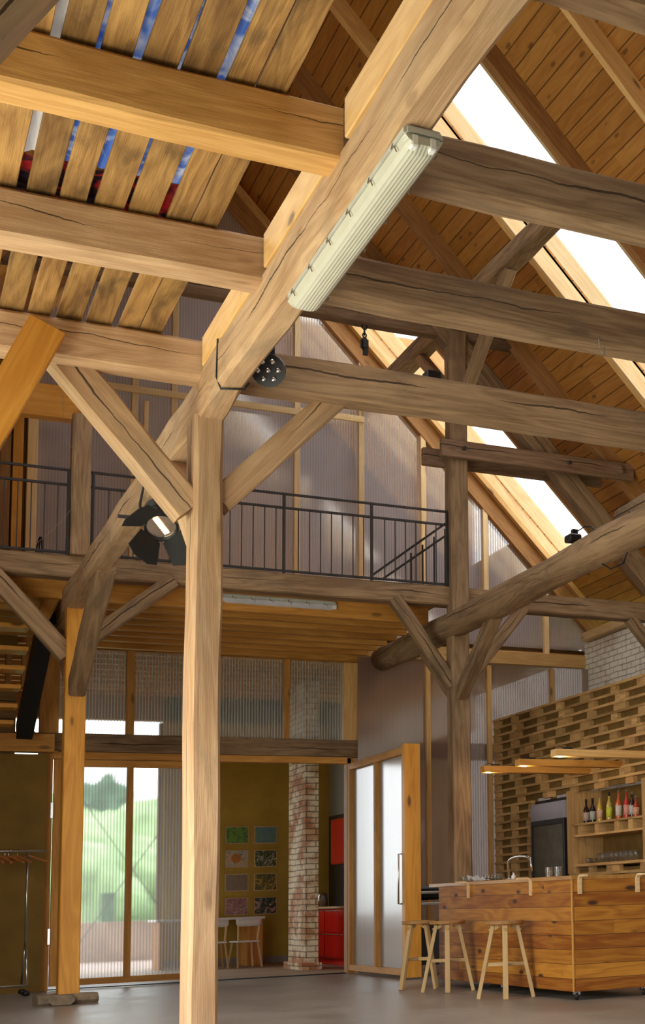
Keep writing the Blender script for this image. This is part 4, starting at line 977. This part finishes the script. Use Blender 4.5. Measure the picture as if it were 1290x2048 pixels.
xsP = (4.73, 5.155); zsP = (1.79, 1.435, 1.08, .725)
for r in range(4):
    for c in range(2):
        nm, cols, s = pics[r*2+c]; x0, z0 = xsP[c], zsP[r]
        t = empty('framed_photo', (x0+.17, 22.28, z0+.13), 'framed photograph of %s on the ochre wall, %s column, %s' % (nm, 'left' if c == 0 else 'right', ('top row', 'second row', 'third row', 'bottom row')[r]), 'picture')
        box('frame', (x0, 22.27, z0), (x0+.345, 22.295, z0+.265), PINE_LT, t, bev=.002)
        bm = bmesh.new(); bm_box(bm, .315, .006, .235); link('print', bm, photo_mat('print_'+nm.replace(' ', '_').replace('-', '_'), cols, s), t, Matrix.Translation((x0+.1725, 22.268, z0+.1325)))
        if nm == 'round orange fruit': link('fruit', lathe_bm([(.001, 0), (.04, 0), (.07, .003), (.001, .006)], 20), plain('orange_fruit_print', (.55, .2, .02), .5), t, Matrix.Translation((x0+.16, 22.266, z0+.14)) @ Matrix.Rotation(math.pi/2, 4, 'X'))
# a column of frames just emerging beside the post
for r in range(4):
    x0 = 4.3; z0 = zsP[r]
    t = empty('framed_photo', (x0+.17, 22.28, z0+.13), 'framed photograph of which only the right frame edge shows beside the foreground post, %s' % ('top row', 'second row', 'third row', 'bottom row')[r], 'picture')
    box('frame', (x0, 22.27, z0), (x0+.335, 22.295, z0+.265), PINE_LT, t, bev=.002)
    bm = bmesh.new(); bm_box(bm, .30, .006, .235); link('print', bm, bpy.data.materials['print_brown_dry_grass'], t, Matrix.Translation((x0+.1675, 22.268, z0+.1325)))
# table
tb = at(527, 1842, 'y', 21.6); tz = .70
t = empty('dining_table', (tb.x-.7, 21.6, 0), 'table with white top and orange panel leg below the framed photographs', 'table')
box('table_top', (tb.x-1.5, 21.5, tz-.03), (tb.x, 22.2, tz), WHITE, t); box('panel_leg', (tb.x-.24, 21.55, 0), (tb.x-.02, 22.1, tz-.03), JOIST, t); box('panel_leg', (tb.x-1.45, 21.55, 0), (tb.x-1.4, 22.1, tz-.03), JOIST, t)
def chair(loc, rz, lab, grp=None):
    t = empty('dining_chair', loc, lab, 'chair', grp, rz); mw = WM(t)
    def b(nm, p0, p1, w, h, m=PINE_LT): beam(nm, mw @ Vector(p0), mw @ Vector(p1), w, h, m, parent=t, bev=.003)
    bm = bmesh.new(); bm_box(bm, .40, .38, .022, (0, 0, .42)); bmesh.ops.bevel(bm, geom=list(bm.edges), offset=.01, segments=2, affect='EDGES'); link('seat', bm, WHITE, t, mw)
    bm = bmesh.new(); n = 10; rows_ = []
    for i in range(n+1):
        u = -1+2*i/n; x = u*.21; y = -.19-.03*(1-u*u); e = .1 if abs(u) < .99 else .07
        rows_.append([bm.verts.new((x, y, .77-e)), bm.verts.new((x, y-.012, .77-e)), bm.verts.new((x, y-.02, .79)), bm.verts.new((x, y-.006, .79))])
    for A, B in zip(rows_, rows_[1:]):
        for k in range(4): bm.faces.new((A[k], A[(k+1) % 4], B[(k+1) % 4], B[k]))
    bm.faces.new(rows_[0]); bm.faces.new(rows_[-1]); link('backrest', bm, WHITE, t, mw, True)
    for s in (-1, 1):
        b('leg', (s*.20, -.26, 0), (s*.165, -.14, .42), .03, .022); b('leg', (s*.21, .20, 0), (s*.16, .13, .42), .03, .022)
        b('back_post', (s*.16, -.15, .42), (s*.18, -.205, .76), .028, .02)
    return t
cq = at(489, 1900, 'y', 21.1); ch = chair((cq.x, 21.1, 0), .12, 'white-backed chair with slanted light legs in front of the table in the side room'); ch.scale = (.86, .86, .86)
ch = chair((at(425, 1900, 'y', 21.2).x, 21.2, 0), 0, 'white-backed chair half hidden behind the foreground post'); ch.scale = (.86, .86, .86)
# kitchen
t = empty('kitchen_base_cabinet', (5.95, 20.2, 0), 'glossy red kitchen base unit under a pale worktop beyond the brick pillar', 'cabinet')
box('carcass', (5.72, 18.6, .1), (6.3, 21.3, .78), RED, t); box('plinth', (5.78, 18.6, 0), (6.3, 21.28, .1), RED, t)
for z0, z1 in ((.12, .44), (.46, .765)):
    for y in (18.62, 19.52, 20.42): d = box('drawer', (5.70, y, z0), (5.72, y+.86, z1), RED, t); 
    for y in (18.62, 19.52, 20.42): box('handle', (5.685, y+.05, z1-.015), (5.70, y+.80, z1-.003), STEEL, t, bev=0)
box('worktop', (5.68, 18.55, .785), (6.3, 21.35, .815), PINE_LT, label='pale worktop on the red kitchen units', cat='worktop')
t = empty('wall_cabinet', (6.1, 20.5, 1.5), 'glossy red wall cabinet hanging on the charcoal wall', 'cabinet')
ya = at(664, 1700, 'x', 6.0).y
box('carcass', (6.0, 18.6, 1.42), (6.3, ya, 2.08), RED, t); box('door', (5.98, 18.62, 1.43), (6.0, ya-.01, 2.07), RED, t)
kp = at(645, 1808, 'x', 5.95)
t = empty('kettle', (5.95, kp.y, .815), 'steel kettle with black handle on the pale worktop', 'kettle')
lathe_obj('body', [(.001, 0), (.08, 0), (.075, .16), (.06, .2), (.001, .205)], (5.95, kp.y, .815), STEEL, t); tube('handle', [(5.95, kp.y+.07, .86), (5.95, kp.y+.13, .88), (5.95, kp.y+.13, 1.0), (5.95, kp.y+.06, 1.01)], .011, BLACK, t)

# appliance behind the bar, left of it
pa = at(848, 1820, 'y', 16.2)
t = empty('kitchen_machine', (pa.x, 16.2, 0), 'dark metal appliance on a stand, between the open door leaf and the bar', 'appliance')
box('body', (pa.x-.13, 16.0, .86), (pa.x+.5, 16.5, 1.02), BLACK, t, bev=.03); box('chrome_trim', (pa.x-.14, 15.98, .93), (pa.x+.5, 16.0, .96), STEEL, t); box('shelf', (pa.x-.15, 15.95, .80), (pa.x+.55, 16.55, .83), STEEL, t)
for x in (pa.x-.12, pa.x+.5): box('leg', (x-.02, 16.0, 0), (x+.02, 16.04, .8), IRON, t)
box('cupboard', (pa.x-.1, 16.05, .12), (pa.x+.5, 16.5, .62), DARKWALL, t)

# coat rack
q = at(48, 1990, 'y', 16.6)
t = empty('clothes_rack', (1.1, 16.6, 0), 'chrome clothes rack on wheels before the dark ochre wall at the left', 'clothes rack')
zt = 1.5; x1 = q.x; zb = .1
for (a, b) in (((.2, 16.6, zt), (1.70, 16.6, zt+.0)), ((x1, 16.6, zt), (x1, 16.6, .55)), ((x1, 16.6, .55), (x1+.01, 16.42, .12)), ((x1, 16.6, .55), (x1-.01, 16.8, .12)), ((x1+.01, 16.42, .12), (.25, 16.42, .12)), ((x1-.01, 16.8, .12), (x1+.01, 16.42, .12))): tube('tube', [a, b], .012, STEEL, t)
for y in (16.42, 16.8): lathe_obj('caster', [(.001, -.03), (.035, -.02), (.04, 0), (.035, .02), (.001, .03)], (x1, y, .042), BLACK, t)
HG = plain('orange_brown_hanger', (.40, .13, .03), .5)
def hanger(x, rz):
    t = empty('coat_hanger', (x, 16.6, zt), 'orange-brown coat hanger on the chrome clothes rack', 'hanger', 'coat hangers on the rack', rz); mw = WM(t)
    bm = bmesh.new(); tube_bm(bm, [(0, -.02, .012), (0, 0, .026), (0, .02, .012), (0, .01, -.02), (0, 0, -.05)], .003, 5); link('hook', bm, STEEL, t, mw)
    bm = bmesh.new(); tube_bm(bm, [(0, -.2, -.12), (0, -.1, -.085), (0, 0, -.05), (0, .1, -.085), (0, .2, -.12)], .011, 6); link('shoulder_bar', bm, HG, t, mw); return t
h0 = hanger(1.22, .3)
for i, x in enumerate((1.265, 1.31, 1.345, 1.39, 1.43, 1.54)):
    o = copy_tree(h0); o.location = (x, 16.6, zt); o.rotation_euler = (0, 0, (.5, .2, .7, .4, .6, 1.0)[i])
